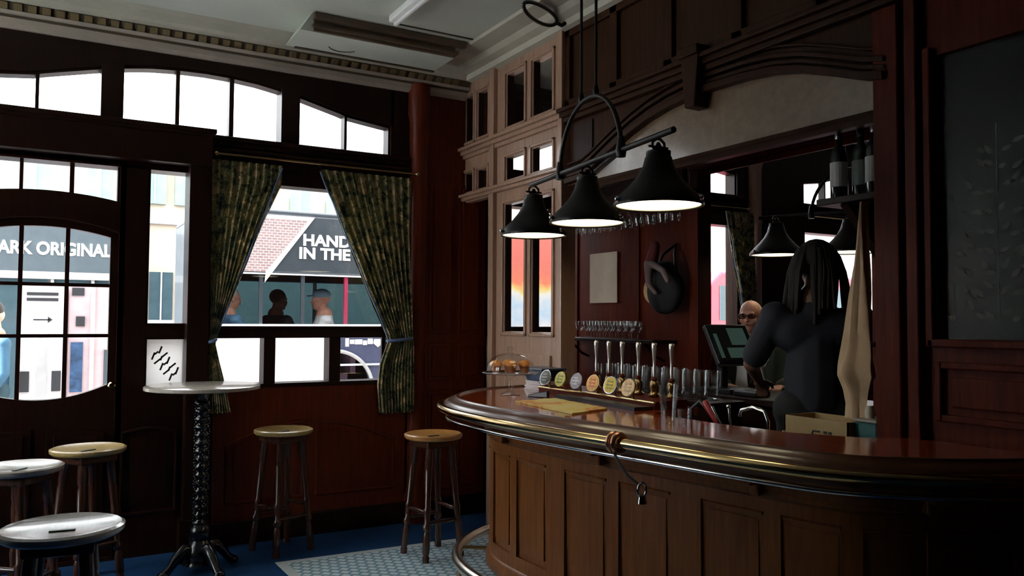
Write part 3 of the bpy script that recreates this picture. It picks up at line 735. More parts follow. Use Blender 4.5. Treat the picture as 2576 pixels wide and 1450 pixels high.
m.build('stud_pattern',IRON,tb_,smooth=True)
for k in range(4):
    a=R(20+90*k); c,s_=math.cos(a),math.sin(a); pts=[(.05,.14),(.10,.15),(.15,.10),(.19,.05),(.215,.03),(.235,.028)]
    m=MB(); m.tube([(.88+c*r,5.22+s_*r,z) for r,z in pts],0,10,radii=[.03,.035,.03,.024,.028,.018]); m.ell((.88+c*.225,5.22+s_*.225,.024),(.035,.035,.024)); m.build('foot',IRON,tb_,smooth=True)

# ================================================================= CURTAINS
def curtain(name,rows,ypos,amp,label,parent=None,n=56,folds=9,mat=CURT,group='patterned curtains at the front windows'):
    root=empty(name,((rows[0][1]+rows[0][2])/2,ypos,rows[0][0]),label,'curtain',group)
    ps=[]; Z=[];
    for (z0,a0,b0),(z1,a1,b1) in zip(rows,rows[1:]):
        k=max(2,int(abs(z0-z1)/.03))
        for i in range(k): t=i/k; Z.append((lerp(z0,z1,t),lerp(a0,a1,t),lerp(b0,b1,t)))
    Z.append(rows[-1])
    w0=rows[0][2]-rows[0][1]; m=MB(); vs=[]
    for side in (0,.004):
        for z,a,b in Z:
            comp=max(.28,min(1,(b-a)/w0)); A_=amp*(.55+.9*(1-comp))
            for i in range(n+1):
                u=i/n; ph=u*folds*2*math.pi
                vs.append((lerp(a,b,u)+.004*math.sin(ph*2+z*3),ypos+A_*math.sin(ph+.5*math.sin(z*4))+side,z+.006*math.sin(ph*.5) if z==Z[-1][0] else z))
    nr=len(Z); w=n+1; fs=[]
    for s in (0,1):
        o=s*nr*w
        fs+=[(o+j*w+i,o+j*w+i+1,o+(j+1)*w+i+1,o+(j+1)*w+i) for j in range(nr-1) for i in range(n)]
    m.add(vs,fs); m.build('cloth',mat,root,smooth=True)
    return root
def tie(root,x0,x1,y,z):
    m=MB(); m.tube([((x0+x1)/2+(x1-x0)/2*math.cos(a)*1.05,y+.05*math.sin(a),z+.01*math.cos(a)) for a in frange(0,2*math.pi,20)][:-1],.012,8,closed=True); m.build('tieback',CURTL,root,smooth=True)
def hem(root,e0,e1,y):  # blue lining turned along the inner edge
    m=MB(); P=[(lerp(e0[0],e1[0],t),y-.012+.01*math.sin(t*20),lerp(e0[1],e1[1],t)) for t in frange(0,1,24)]
    m.tube(P,.0055,6); m.build('lining_edge',CURTL,root,smooth=True)
def left_curtain(x,label,g='patterned curtains at the front windows'):
    r_=[(2.60,x-.005,x+.46),(2.46,x-.005,x+.455),(2.2,x,x+.345),(1.9,x+.005,x+.235),(1.6,x+.01,x+.115),(1.42,x+.005,x+.05),(1.36,x-.005,x+.035),(1.25,x-.005,x+.06),(1.1,x,x+.10),(.90,x+.0,x+.145)]
    c=curtain('window_curtain',r_,5.66,.022,label,group=g); tie(c,x-.005,x+.04,5.66,1.38); hem(c,(x+.46,2.58),(x+.04,1.40),5.655); return c
def right_curtain(x,label,g='patterned curtains at the front windows'):
    r_=[(2.60,x-.70,x+.0),(2.46,x-.645,x+.0),(2.2,x-.535,x+.0),(1.9,x-.40,x+.01),(1.6,x-.27,x+.02),(1.42,x-.18,x+.02),(1.36,x-.165,x+.03),(1.2,x-.225,x+.035),(1.05,x-.24,x+.04),(.84,x-.22,x+.04)]
    c=curtain('window_curtain',r_,5.64,.024,label,folds=11,group=g); tie(c,x-.165,x+.02,5.64,1.38); hem(c,(x-.70,2.58),(x-.165,1.38),5.635); return c
def RC2(x,label):
    r_=[(2.60,x-.40,x-.02),(2.2,x-.31,x-.01),(1.9,x-.24,x),(1.6,x-.16,x),(1.42,x-.12,x),(1.36,x-.11,x),(1.2,x-.16,x),(.84,x-.15,x)]
    c=curtain('window_curtain',r_,5.64,.02,label,folds=7,n=44); tie(c,x-.11,x,5.64,1.38); hem(c,(x-.40,2.58),(x-.11,1.38),5.635)
left_curtain(.985,'dark patterned curtain tied back on the left of the main window, behind the tall table')
right_curtain(2.41,'dark patterned curtain tied back on the right of the main window')
c_=curtain('window_curtain',[(2.6,3.08,3.26),(2.0,3.09,3.24),(1.42,3.09,3.20),(1.36,3.08,3.18),(1.2,3.08,3.22),(.9,3.08,3.24)],5.64,.018,'dark patterned curtain glimpsed left of the glazed screen',folds=4,n=32)
RC2(6.09,'dark patterned curtain seen through the bar opening behind the bald man')
RC2(9.6,'dark patterned curtain in the far bay seen past the bartender')
def rod(x0,x1,label):
    r_=empty('curtain_rod',((x0+x1)/2,5.62,2.635),label,'curtain rod','curtain rods')
    m=MB(); m.tube([(x0,5.625,2.635),(x1,5.625,2.635)],.007,8); m.build('rail',BRASSD,r_,smooth=True)
    for x in (x0,x1): m=MB(); m.ell((x,5.625,2.635),(.018,.018,.018)); m.build('finial',BRASS,r_,smooth=True)
    m=MB()
    for x in (x0+.03,(x0+x1)/2,x1-.03): m.tube([(x,5.625,2.635),(x,5.72,2.635)],.005,6)
    m.build('brackets',BRASSD,r_)
rod(1.0,2.46,'thin brass curtain rod over the main window'); rod(3.25,5.98,'thin curtain rod in the next bay'); rod(6.9,9.5,'thin curtain rod in the farthest bay')

# ================================================================= PENDANT LAMPS
DIFF=emis('lamp_glow',(1.0,.86,.58),5.0)
def shade(root_name,loc,label,group,er=1.0):
    root=empty(root_name,(0,0,0),label,'lamp',group)
    sh=MB().lathe([(.172,.004),(.180,0),(.183,.008),(.178,.02),(.150,.055),(.115,.088),(.085,.125),(.063,.165),(.054,.20),(.050,.205),(.050,.225),(.03,.232),(.012,.233)],(0,0,0),40,cap=False).build('lamp_shade',LAMPM,root,smooth=True)
    MB().lathe([(.170,.006),(.148,.048),(.112,.08),(.08,.118),(.05,.16),(.001,.17)],(0,0,0),32,cap=False).build('inner_enamel',ENAMEL,root,smooth=True)
    MB().lathe([(.001,.004),(.10,.005),(.168,.010),(.168,.014),(.001,.012)],(0,0,0),36,cap=False).build('glass_diffuser',DIFF,root,smooth=True)
    for k in range(3):
        a=R(170+120*k); m=MB(); m.ell((.186*math.cos(a),.186*math.sin(a),.022),(.012,.012,.012),None,10,6); m.build('thumb_screw',CHROME,root,smooth=True)
    m=MB()
    for s_ in (-1,1): m.tube([(s_*.018,0,.232),(s_*.032,0,.245),(s_*.03,0,.262),(s_*.012,0,.275),(0,0,.278)],.006,8)
    m.lathe([(.016,.225),(.02,.235),(.012,.25),(.006,.262)],(0,0,0),12); m.tube([(-.05,0,.243),(.05,0,.243)],.005,6); m.build('yoke',LAMPM,root,smooth=True)
    root.location=loc; return root
def fixture(c,dirv,label,group):
    root=empty('lamp_rail',c,label,'lamp rail',group); d=Vector((*dirv,0)).normalized(); C=Vector(c); up_=Vector((0,0,1)); side=d.cross(up_)
    m=MB(); m.tube([C-d*.68,C+d*.72],.013,10); m.build('rail',LAMPM,root,smooth=True)
    m=MB(); m.tube([C+d*.31*math.cos(a)+up_*.31*math.sin(a) for a in frange(0,math.pi,24)],.011,8); m.build('hoop',LAMPM,root,smooth=True)
    for s_ in (-1,1): MB().lathe([(.02,-.03),(.024,0),(.018,.03),(.013,.06)],C+d*s_*.31,12).build('collar',LAMPM,root,smooth=True)
    for s_ in (-1,1):
        p=C+d*s_*.075+up_*.30; m=MB(); m.tube([p,Vector((p.x,p.y,ZC))],.007,8); m.lathe([(.04,0),(.04,-.012),(.012,-.03)],(p.x,p.y,ZC),12); m.lathe([(.012,0),(.016,.02),(.008,.05)],p,10); m.build('hanging_rod',LAMPM,root,smooth=True)
    return root,d,side
D1=(.19,1.25)
F1,d1,s1=fixture((2.205,3.06,2.27),(-.19,-1.25),'dark metal lamp rail with semicircular hoop above the bar','rails carrying pendant lamps')
m=MB(); m.tube([Vector((2.158,2.75,2.27)),Vector((2.40,3.30,2.27))],.013,8); m.build('cross_arm',LAMPM,F1,smooth=True)
G='pendant lamps over the bar'
L1=shade('pendant_lamp',(2.335,3.75,1.992),'black bell-shaped pendant lamp farthest along the rail, in front of the glazed screen',G)
L2=shade('pendant_lamp',(2.25,3.13,1.992),'black bell-shaped pendant lamp in the middle of the three over the bar',G)
L3=shade('pendant_lamp',(2.15,2.50,1.992),'nearest and largest-looking black bell-shaped pendant lamp over the bar',G)
F2,_,_=fixture((4.66,3.42,2.27),(.35,-.94),'dark hooped lamp rail seen through the bar opening','rails carrying pendant lamps')
shade('pendant_lamp',(4.42,3.90,1.992),'lit pendant lamp seen through the bar opening above the bald man','pendant lamps seen through the opening')
shade('pendant_lamp',(4.64,3.47,1.992),'dark pendant lamp seen just behind the bartender\'s head','pendant lamps seen through the opening')

# ================================================================= THINGS ON THE BAR
ZT=1.0905
# cake stand
cs=empty('cake_stand',(2.41,4.12,ZT),'glass cake stand with domed lid on the left end of the bar','cake stand')
c0=(2.41,4.12,ZT)
MB().lathe([(.055,0),(.06,.004),(.03,.012),(.012,.03),(.018,.05),(.011,.07),(.016,.10),(.04,.118),(.155,.124),(.165,.13),(.16,.134),(.001,.132)],c0,36).build('foot_and_plate',GLASSG,cs,smooth=True)
MB().lathe([(.140,.136),(.142,.15),(.135,.185),(.11,.215),(.07,.236),(.02,.245),(.012,.25),(.02,.262),(.022,.275),(.012,.285),(.001,.286)],c0,36,cap=False).build('dome_lid',GLASSG,cs,smooth=True)
MB().lathe([(.158,.128),(.168,.131),(.168,.135),(.158,.136)],c0,40,cap=False).build('plate_rim',plain('rim_glass',(.35,.36,.4),.15,.3),cs,smooth=True)
MUF=plain('muffin_crumb',(.75,.28,.06),.8,var=.35,vs=40); CUPM=plain('muffin_case',(.30,.10,.04),.8)
mu=empty('muffin',(0,0,0),'golden muffin under the glass dome','muffin','muffins under the dome')
MB().lathe([(.022,0),(.029,.035),(.001,.036)],(0,0,0),20).build('paper_case',CUPM,mu,smooth=True)
MB().lathe([(.029,.035),(.035,.042),(.034,.055),(.024,.068),(.001,.072)],(0,0,0),20,cap=False).build('crumb_top',MUF,mu,smooth=True)
ml=['golden muffin under the dome, nearest the window','golden muffin in the middle under the dome','golden muffin under the dome, nearest the beer pumps','golden muffin at the back under the dome']
for i,(dx,dy) in enumerate(((-.073,.038),(-.005,-.02),(.070,-.045),(.030,.075))):
    p=(c0[0]+dx,c0[1]+dy,ZT+.133)
    if i==0: mu.location=p; mu['label']=ml[0]
    else: copy_tree(mu,p,label=ml[i])
# napkins + dark tray
nb=empty('paper_stack',(2.79,4.36,ZT),'stack of white napkins and papers beside the cake stand','papers')
for k in range(7): MB().obox((2.79+random.uniform(-.008,.008),4.36+random.uniform(-.008,.008),ZT+.004+.008*k),.15,.18,.0072,Matrix.Rotation(R(random.uniform(-6,6)),3,'Z')).build('paper_bundle',plain('napkin%d'%k,(.62,.55,.54),.7,var=.03),nb)
tr=empty('cutlery_tray',(2.79,4.36,ZT+.057),'dark blue and black tray on the stack of papers','tray')
m=MB(); m.add([(2.73,4.27,ZT+.057),(2.85,4.27,ZT+.057),(2.85,4.45,ZT+.057),(2.73,4.45,ZT+.057),(2.71,4.24,ZT+.125),(2.87,4.24,ZT+.125),(2.87,4.48,ZT+.125),(2.71,4.48,ZT+.125),],[(0,1,2,3),(0,4,5,1),(2,6,7,3),(0,3,7,4),(1,5,6,2)])
m.build('box',plain('tray_blue',(.02,.045,.10),.35),tr)
m=MB(); m.box(2.695,2.885,4.225,4.495,ZT+.125,ZT+.14); m.build('rim',plain('tray_rim',(.05,.07,.12),.3),tr,bevel=.006)
ph=empty("card_holder",(2.47,3.90,ZT),'small black wedge-shaped card holder on the bar before the cake stand','card holder')
m=MB(); m.add([(2.44,3.98,ZT),(2.50,3.86,ZT),(2.53,3.88,ZT),(2.47,4.0,ZT),(2.445,3.975,ZT+.012),(2.50,3.86,ZT+.04),(2.53,3.88,ZT+.04),(2.475,3.995,ZT+.012)],[(0,1,2,3),(4,7,6,5),(0,4,5,1),(2,6,7,3),(0,3,7,4),(1,5,6,2)]); m.build('body',BLACK,ph,bevel=.004)
ph.name='card_holder'
# bar towel
tw=MB(); vs=[];nx,ny=14,20
q=[(2.22,3.74),(2.50,3.78),(2.44,3.22),(2.16,3.12)]
for i in range(ny+1):
    for j in range(nx+1):
        u,v=i/ny,j/nx; a=Vector(q[0]).lerp(Vector(q[3]),u); b=Vector(q[1]).lerp(Vector(q[2]),u); p=a.lerp(b,v)
        vs.append((p.x,p.y,ZT+.004+.004*(1+noise.noise(Vector((p.x*18,p.y*18,0))))))
w_=nx+1; n_=len(vs); vs2=[(x,y,ZT+.0005) for x,y,z in vs]
tw.add(vs+vs2,[(i*w_+j,i*w_+j+1,(i+1)*w_+j+1,(i+1)*w_+j) for i in range(ny) for j in range(nx)]+[(n_+i*w_+j,n_+(i+1)*w_+j,n_+(i+1)*w_+j+1,n_+i*w_+j+1) for i in range(ny) for j in range(nx)]
 +[(j,n_+j,n_+j+1,j+1) for j in range(nx)]+[(ny*w_+j,ny*w_+j+1,n_+ny*w_+j+1,n_+ny*w_+j) for j in range(nx)]+[(i*w_,(i+1)*w_,n_+(i+1)*w_,n_+i*w_) for i in range(ny)]+[(i*w_+nx,n_+i*w_+nx,n_+(i+1)*w_+nx,(i+1)*w_+nx) for i in range(ny)])
m_,nt=newmat('bar_towel_cloth'); v=coords(nt); n=noise_tex(nt,v,5,3); r=ramp(nt,n.outputs[0],[(.4,(.62,.52,.20)),(.52,(.60,.42,.10)),(.58,(.55,.16,.03)),(.7,(.55,.40,.14))])
b=pbsdf(nt,None,.7); nt.links.new(r.outputs[0],b.inputs['Base Color']); out(nt,b.outputs[0])
tag(tw.build('bar_towel',m_,smooth=True),'flat yellow and orange bar towel lying on the bar in front of the pumps','towel')
# pump rail
pr_=empty('pump_rail',(2.72,3.65,ZT),'long wooden plinth with brass edge under the beer pumps','pump plinth')
cvp=catmull([(2.66,4.20),(2.66,3.85),(2.67,3.5),(2.64,3.10)],8); cvn=curve_n(cvp)
if cvn[3][2]<0: cvn=[(x,y,-a,-b) for x,y,a,b in cvn]
m=MB(); m.sweep(cvn,[(0,ZT),(0,ZT+.03),(.012,ZT+.04),(.20,ZT+.045),(.20,ZT)]); m.build('plinth',W_BACK,pr_)
m=MB(); m.tube([(x-.0,y,ZT+.034) for x,y,_,_ in cvn],.007,8); m.build('brass_edge',BRASS,pr_,smooth=True)
m=MB(); m.sweep(cvn[8:],[(-.12,ZT),(-.12,ZT+.018),(-.01,ZT+.018),(-.01,ZT)]); m.build('drip_tray',BLACK,pr_)
names=['at the window end','second from the window end','third from the window end','fourth from the window end','fifth from the window end','nearest the camera']
hand=empty('beer_pump',(0,0,0),'x','beer pump','beer pumps with tall chrome handles')
MB().lathe([(.032,0),(.034,.008),(.022,.018),(.020,.03),(.026,.05),(.022,.075),(.012,.085)],(0,0,0),16).build('pump_body',BRASSD,hand,smooth=True)
MB().lathe([(.010,.08),(.018,.088),(.013,.10),(.012,.102)],(0,0,0),12).build('collar',W_BACK,hand,smooth=True)
MB().lathe([(.008,.10),(.009,.14),(.007,.16),(.009,.20),(.014,.25),(.015,.268),(.012,.278),(.003,.282)],(0,0,0),14).build('handle',plain('pump_handle_metal',(.78,.74,.72),.2,.8),hand,smooth=True)
for i,y in enumerate((3.80,3.68,3.56,3.42,3.29,3.155)):
    p=(2.80,y,ZT+.045); lb='chrome beer pump handle '+names[i]
    if i==0: hand.location=p; hand['label']=lb
    else: copy_tree(hand,p,label=lb)
bcol=[((.10,.11,.10),(.55,.58,.5),'dark green and silver'),((.60,.56,.16),(.30,.36,.12),'yellow-green'),((.36,.33,.38),(.65,.62,.66),'silver-grey'),((.72,.36,.11),(.55,.16,.05),'amber orange'),((.62,.47,.08),(.22,.24,.05),'gold and olive'),((.70,.50,.30),(.55,.36,.2),'pale tan')]
bpos=[(2.665,4.10),(2.665,3.94),(2.665,3.78),(2.665,3.62),(2.67,3.47),(2.665,3.31)]
nrm=Vector((-.93,-.12,.30)).normalized()
Mq=nrm.to_track_quat('Z','Y').to_matrix()
for i,((x,y),(ca,cb,nm)) in enumerate(zip(bpos,bcol)):
    z=ZT+.095; rt_=empty('beer_badge',(x,y,ZT+.04),'round %s beer badge on the pump plinth'%nm,'beer badge','round badges on the beer pumps')
    M2=Mq@Matrix.Rotation(0,3,'Z')
    MB().lathe([(.001,0),(.048,0),(.050,.004),(.048,.008),(.001,.008)],(x-.02,y-.005,z),28,M2,cap=False).build('rim',CHROME if i%2==0 else BRASS,rt_,smooth=True)
    face=MB().lathe([(.001,.0085),(.043,.0085),(.044,.0095),(.001,.0105)],(x-.02,y-.005,z),28,M2,cap=False).build('face',plain('badge_%d'%i,ca,.35,var=.35,vs=60),rt_)
    mk=MB()
    for k in range(3): mk.lathe([(.001,0),(.004,0)],(0,0,0),4) if 0 else mk.obox(Vector((x-.02,y-.005,z))+M2@Vector((.0,.018-.018*k,.012)),.05-.012*abs(k-1),.007,.002,M2)
    mk.build('printed_band',plain('badgeband_%d'%i,cb,.4),face)
    MB().tube([(x+.01,y,ZT+.04),(x+.005,y,z-.01),(x-.012,y,z)],.007,8).build('stem',BRASSD,rt_,smooth=True)
# pint glass, small glass
def tumbler(name,loc,r0,r1,h,label,group=None,cat='glass',par=None):
    g=MB().lathe([(.001,.006),(r0-.004,.008),(r1-.003,h-.001),(r1,h),(r0,0),(.001,0)],loc,24,cap=False).build(name,GLASSG,par,smooth=True,loc=loc)
    tag(g,label,cat,group); return g
tumbler('pint_glass',(2.36,2.68,ZT),.030,.043,.165,'tall empty pint glass standing on the bar near its middle')
tumbler('small_glass',(2.355,2.575,ZT),.024,.030,.072,'small empty glass on the bar right of the pint glass')
# glasses behind the pumps, on a tray rack
rk=empty('glass_rack',(3.12,3.55,1.09),'dark shelf unit behind the beer pumps, carrying glasses','shelf unit')
m=MB(); m.box(3.05,3.30,3.15,4.24,0,1.09); m.build('cabinet',W_DARK,rk,bevel=.004); MB().box(3.04,3.31,3.14,4.25,1.085,1.10).build('top',W_DARK,rk)
gb=tumbler('beer_glass',(3.11,4.12,1.10),.028,.038,.16,'x','beer glasses standing behind the pumps')
k=0; rng=random.Random(5)
cells=[(3.11+.09*j,4.14-.088*i) for i in range(11) for j in range(2)]
gb.location=(cells[0][0],cells[0][1],1.10); LB='clear beer glass standing upright in the crowd behind the beer pumps'; gb['label']=LB
for x,y in cells[1:]:
    c=copy_tree(gb,(x,y,1.10),label=LB)
# bar back shelf with glasses
sh=empty('glass_shelf',(3.69,4.8,1.39),'narrow dark shelf on the red wall under the paper notice','shelf')
MB().box(3.58,3.80,4.22,5.40,1.375,1.40).build('board',W_DARK,sh,bevel=.004)
for y in (4.35,5.25): MB().tube([(3.79,y,1.25),(3.72,y,1.28),(3.62,y,1.375)],.010,8).build('bracket',IRON,sh,smooth=True)
wg_=empty('stemmed_glass',(0,0,0),'x','glass','glasses on the wall shelf')
MB().lathe([(.030,0),(.031,.003),(.006,.008),(.005,.045),(.012,.055),(.030,.075),(.033,.10),(.029,.13),(.027,.13),(.030,.10),(.027,.077),(.001,.06)],(0,0,0),20,cap=False).build('bowl_and_stem',GLASSG,wg_,smooth=True)
first=True; LBS='clear stemmed glass standing on the shelf under the paper notice'
for i in range(9):
    for j in range(2):
        p=(3.64+.08*j,4.55+.076*i,1.40)
        if first: wg_.location=p; wg_['label']=LBS; first=False
        else: copy_tree(wg_,p,label=LBS)
# hanging glass rack under the beam
hr=empty('hanging_glass_rack',(3.3,4.2,2.28),'dark rack fixed under the beam with glasses hanging upside down','glass rack')
MB().box(3.14,3.46,3.60,4.85,2.30,2.33).build('board',W_DARK,hr)
for x in (3.2,3.3,3.4): MB().box(x-.008,x+.008,3.6,4.85,2.265,2.275).build('rail',BRASSD,hr)
for y in (3.66,4.8): MB().box(3.14,3.46,y,y+.02,2.262,2.31).build('rail_end',W_DARK,hr); 
MB().box(3.28,3.32,3.6,4.85,2.33,2.84).build('hanger_board',W_DARK,hr)
first=None; LBH='clear wine glass hanging upside down from the rack under the beam'
for i in range(10):
    for j in range(2):
        p=(3.25+.1*j,3.74+.115*i,2.276)
        if first is None:
            first=copy_tree(wg_,p,label=LBH,group='glasses hanging from the rack'); first.name='hanging_wine_glass'; first.rotation_euler=(math.pi,0,0)
        else: c=copy_tree(first,p,label=LBH)
# paper notice, round plate, stuffed toy, bag
pn=MB().box(3.788,3.797,4.88,5.23,1.67,2.06).build('paper_notice',PAPER); tag(pn,'blank-looking tan paper notice pinned on the red wall','notice')
rd=MB().lathe([(.001,0),(.09,0),(.095,.01),(.001,.014)],(3.795,4.47,1.75),28,Matrix.Rotation(R(-90),3,'Y')).build('round_plaque',plain('straw_plaque',(.45,.28,.10),.6)); tag(rd,'round straw-coloured plaque on the red wall, half hidden by the black bag','plaque')
bg=empty('black_bag',(3.70,4.22,1.75),'bulging black bag hanging on the wall left of the bar opening','bag')
m=MB(); m.ell((3.69,4.22,1.74),(.085,.17,.165)); m.ell((3.69,4.24,1.85),(.07,.12,.1)); m.build('body',plain('black_cloth',(.012,.010,.012),.8),bg,remesh=.012)
MB().tube([(3.68,4.10,1.83),(3.72,4.16,1.99),(3.78,4.21,2.06),(3.72,4.28,1.99),(3.68,4.33,1.83)],.010,8).build('strap',BLACK,bg,smooth=True)
ty=empty('stuffed_toy',(3.60,4.24,1.83),'small cloth doll in dark red with pale arms hanging over the black bag','toy')
m=MB(); m.cap((3.60,4.27,1.90),(3.60,4.22,2.04),.045,.035); m.build('red_body',plain('toy_red',(.14,.02,.02),.8),ty,remesh=.01)
m=MB(); m.cap((3.585,4.26,1.93),(3.58,4.12,1.87),.028,.02); m.cap((3.58,4.12,1.87),(3.58,4.07,1.80),.022,.02); m.cap((3.585,4.27,1.92),(3.58,4.26,1.78),.034,.024); m.cap((3.58,4.26,1.78),(3.57,4.18,1.72),.02,.017); m.build('pale_limbs',plain('toy_pale',(.22,.16,.15),.8),ty,remesh=.008)

# back counter with till
bc=empty('back_counter',(3.72,3.3,0),'dark counter below the opening, carrying the till','counter')
MB().box(3.50,3.795,2.67,3.97,0,1.062).build('cabinet',W_DARK,bc); MB().box(3.47,3.98,2.67,3.97,1.062,1.10).build('worktop',W_DARK,bc,bevel=.006)
tl_=empty('till',(3.66,3.58,1.10),'black touch-screen till tilted on its stand','till')
Mr=Matrix.Rotation(R(80),3,'Z')@Matrix.Rotation(R(34),3,'Y')
cc=Vector((3.62,3.53,1.40))
m=MB(); m.obox(cc+Mr@Vector((.02,0,0)),.04,.30,.28,Mr); m.build('housing',BLACK,tl_,bevel=.01)
SCR=plain('screen_glass',(.02,.022,.02),.2)
m=MB(); m.obox(cc+Mr@Vector((-.002,0,0)),.004,.27,.245,Mr); scr=m.build('screen',SCR,tl_)
m=MB(); m.obox(cc+Mr@Vector((-.0055,-.045,.045)),.002,.12,.12,Mr); m.obox(cc+Mr@Vector((-.0055,-.03,-.07)),.002,.18,.07,Mr); m.obox(cc+Mr@Vector((-.0055,.11,-.02)),.002,.025,.17,Mr); m.build('screen_panels',emis('screen_light',(.24,.42,.34),.10),scr)
m=MB(); m.tube([(3.62,3.62,1.10),(3.62,3.62,1.25),(3.62,3.57,1.38)],.035,10); m.box(3.52,3.74,3.46,3.74,1.10,1.13); m.build('stand',BLACK,tl_,bevel=.004)
cm=empty('card_machine',(3.56,3.33,1.10),'flat black card machine on the counter right of the till','card machine')
m=MB(); m.box(3.50,3.62,3.24,3.42,1.10,1.135); m.build('body',BLACK,cm,bevel=.01); MB().box(3.515,3.60,3.26,3.34,1.135,1.138).build('keypad',DGREY,cm); MB().box(3.515,3.60,3.355,3.41,1.135,1.138).build('display',plain('lcd',(.25,.28,.25),.3),cm)
dr=empty('cola_glass',(3.86,3.52,1.10),'glass of dark cola on the counter beside the bald man','drink')
MB().lathe([(.001,.005),(.030,.006),(.037,.14),(.039,.14),(.032,0),(.001,0)],(3.86,3.60,1.10),20,cap=False).build('glass',GLASSG,dr,smooth=True)
MB().lathe([(.001,.007),(.029,.008),(.035,.11),(.001,.111)],(3.86,3.60,1.10),20,cap=False).build('cola',plain('cola_liquid',(.06,.01,.006),.1),dr,smooth=True)

# sink bench behind the counter
sk_=empty('sink_bench',(2.85,2.6,0),'dark sink bench behind the bar, mostly hidden by the counter','bench')
MB().box(2.68,3.10,2.12,3.02,0,.93).build('cabinet',W_DARK,sk_); MB().box(2.66,3.12,2.10,3.04,.93,.95).build('worktop',plain('steel_bench',(.12,.12,.13),.35,.8),sk_)
fc=empty('sink_tap',(2.85,2.60,.95),'chrome arched tap rising behind the counter edge','tap')
MB().tube([(2.84,2.56,.95),(2.84,2.56,1.08),(2.84,2.58,1.125),(2.83,2.64,1.14),(2.82,2.70,1.12),(2.82,2.71,1.09)],.009,10).build('spout',CHROME,fc,smooth=True)
m=MB(); m.lathe([(.03,0),(.03,.02),(.016,.03),(.016,.06)],(2.84,2.56,.95),14); m.tube([(2.84,2.53,1.0),(2.84,2.47,1.05)],.007,8); m.build('base_and_lever',CHROME,fc,smooth=True)
fr3=empty('soda_gun',(2.80,2.95,.95),'dispenser hose with red grip beside the sink','dispenser')
MB().tube([(2.80,2.99,.95),(2.79,3.0,1.10),(2.80,2.95,1.14),(2.81,2.90,1.10)],.010,8).build('hose',DGREY,fr3,smooth=True)
MB().cap((2.81,2.92,1.13),(2.82,2.86,1.05),.018,.014).build('red_grip',plain('red_plastic',(.35,.03,.04),.35),fr3,smooth=True)
MB().tube([(2.81,2.88,1.12),(2.82,2.83,1.04),(2.82,2.83,.95)],.006,8).build('nozzle',CHROME,fr3,smooth=True)
tb3=MB(); tb3.tube([(2.78,2.72,.95),(2.78,2.74,1.13)],.006,8); tb3.ell((2.78,2.742,1.135),(.011,.011,.011)); tag(tb3.build('bar_spoon',CHROME,smooth=True,loc=(2.78,2.72,.95)),'thin upright chrome rod behind the counter, left of the tap','rod')
# boxes right
cb_=empty('cardboard_box',(3.0,2.32,.95),'low open tan cardboard box with dark print behind the counter','box')
CARD=plain('cardboard',(.42,.30,.15),.8)
m=MB(); x0,x1,y0,y1,z0,z1=2.90,3.10,2.19,2.52,.95,1.115
for q in ((x0,x0+.006,y0,y1),(x1-.006,x1,y0,y1),(x0,x1,y0,y0+.006),(x0,x1,y1-.006,y1)): m.box(*q,z0,z1)
m.box(x0,x1,y0,y1,z0,z0+.006); m.build('carton',CARD,cb_)
m=MB(); 
m.tube([(2.899,2.33,1.062),(2.899,2.365,1.062),(2.899,2.37,1.05),(2.899,2.365,1.038),(2.899,2.335,1.038)],.0035,6)
for k in range(2): m.box(2.897,2.900,2.27+.025*k,2.285+.025*k,1.055,1.066); m.box(2.897,2.900,2.27+.025*k,2.285+.025*k,1.036,1.044)
m.build('dark_print',DGREY,cb_)
tbx=empty('teal_tub',(3.0,2.08,.95),'teal tub with a pale lid behind the counter, beside the dark-red post','tub')
MB().box(2.94,3.09,2.085,2.19,.95,1.12).build('tub',plain('teal_plastic',(.02,.13,.14),.4),tbx,bevel=.008)
MB().box(2.93,3.10,2.08,2.195,1.12,1.132).build('lid',plain('tub_lid',(.32,.30,.26),.5),tbx,bevel=.004)
MB().lathe([(.018,0),(.02,.03),(.012,.05),(.001,.052)],(3.0,2.16,1.132),14).build('lid_pot',plain('pot_white',(.5,.45,.4),.5),tbx,smooth=True)
# support for the two: bench end
MB().box(2.66,3.12,2.07,2.12,0,.95).build('bench_end',W_DARK,sk_)
# side shelves, glasses, bottles
s2=empty('corner_shelf',(3.25,2.2,1.44),'small shelf with two tall glasses on the right of the opening','shelf')
MB().box(3.10,3.36,2.02,2.36,1.425,1.445).build('board',W_DARK,s2,bevel=.003); MB().box(3.28,3.36,2.05,2.08,1.30,1.425).build('bracket',W_DARK,s2)
tumbler('tall_glass',(3.16,2.19,1.445),.030,.034,.145,'left one of two tall glasses on the small corner shelf','tall glasses on the corner shelf')
tumbler('tall_glass',(3.18,2.10,1.445),.030,.034,.15,'right one of two tall glasses on the small corner shelf','tall glasses on the corner shelf')
tumbler('short_glass',(3.24,2.14,1.30),.026,.030,.07,'short glass below the small corner shelf')
s4=empty('lower_shelf',(3.25,2.15,1.29),'narrow lower shelf below the corner shelf','shelf'); MB().box(3.16,3.36,2.04,2.30,1.28,1.30).build('board',W_DARK,s4)
s3=empty('bottle_shelf',(3.2,2.2,2.08),'dark bracket shelf high on the right carrying bottles','shelf')
MB().box(3.0,3.36,2.0,2.42,2.05,2.08).build('board',W_DARK,s3,bevel=.004)
m=MB(); m.strip_xz([3.06,3.36],lambda x:2.05-(x-3.06)*.95,lambda x:2.05,2.30,2.34); m.build('bracket',W_DARK,s3)
m=MB(); m.strip_xz([3.06,3.36],lambda x:2.05-(x-3.06)*.95,lambda x:2.05,2.06,2.10); m.build('bracket',W_DARK,s3)
BOT=plain('bottle_dark_glass',(.012,.018,.014),.08,0,.6); LABL=plain('bottle_label',(.42,.42,.40),.6); LABD=plain('bottle_label_dark',(.12,.14,.12),.6)
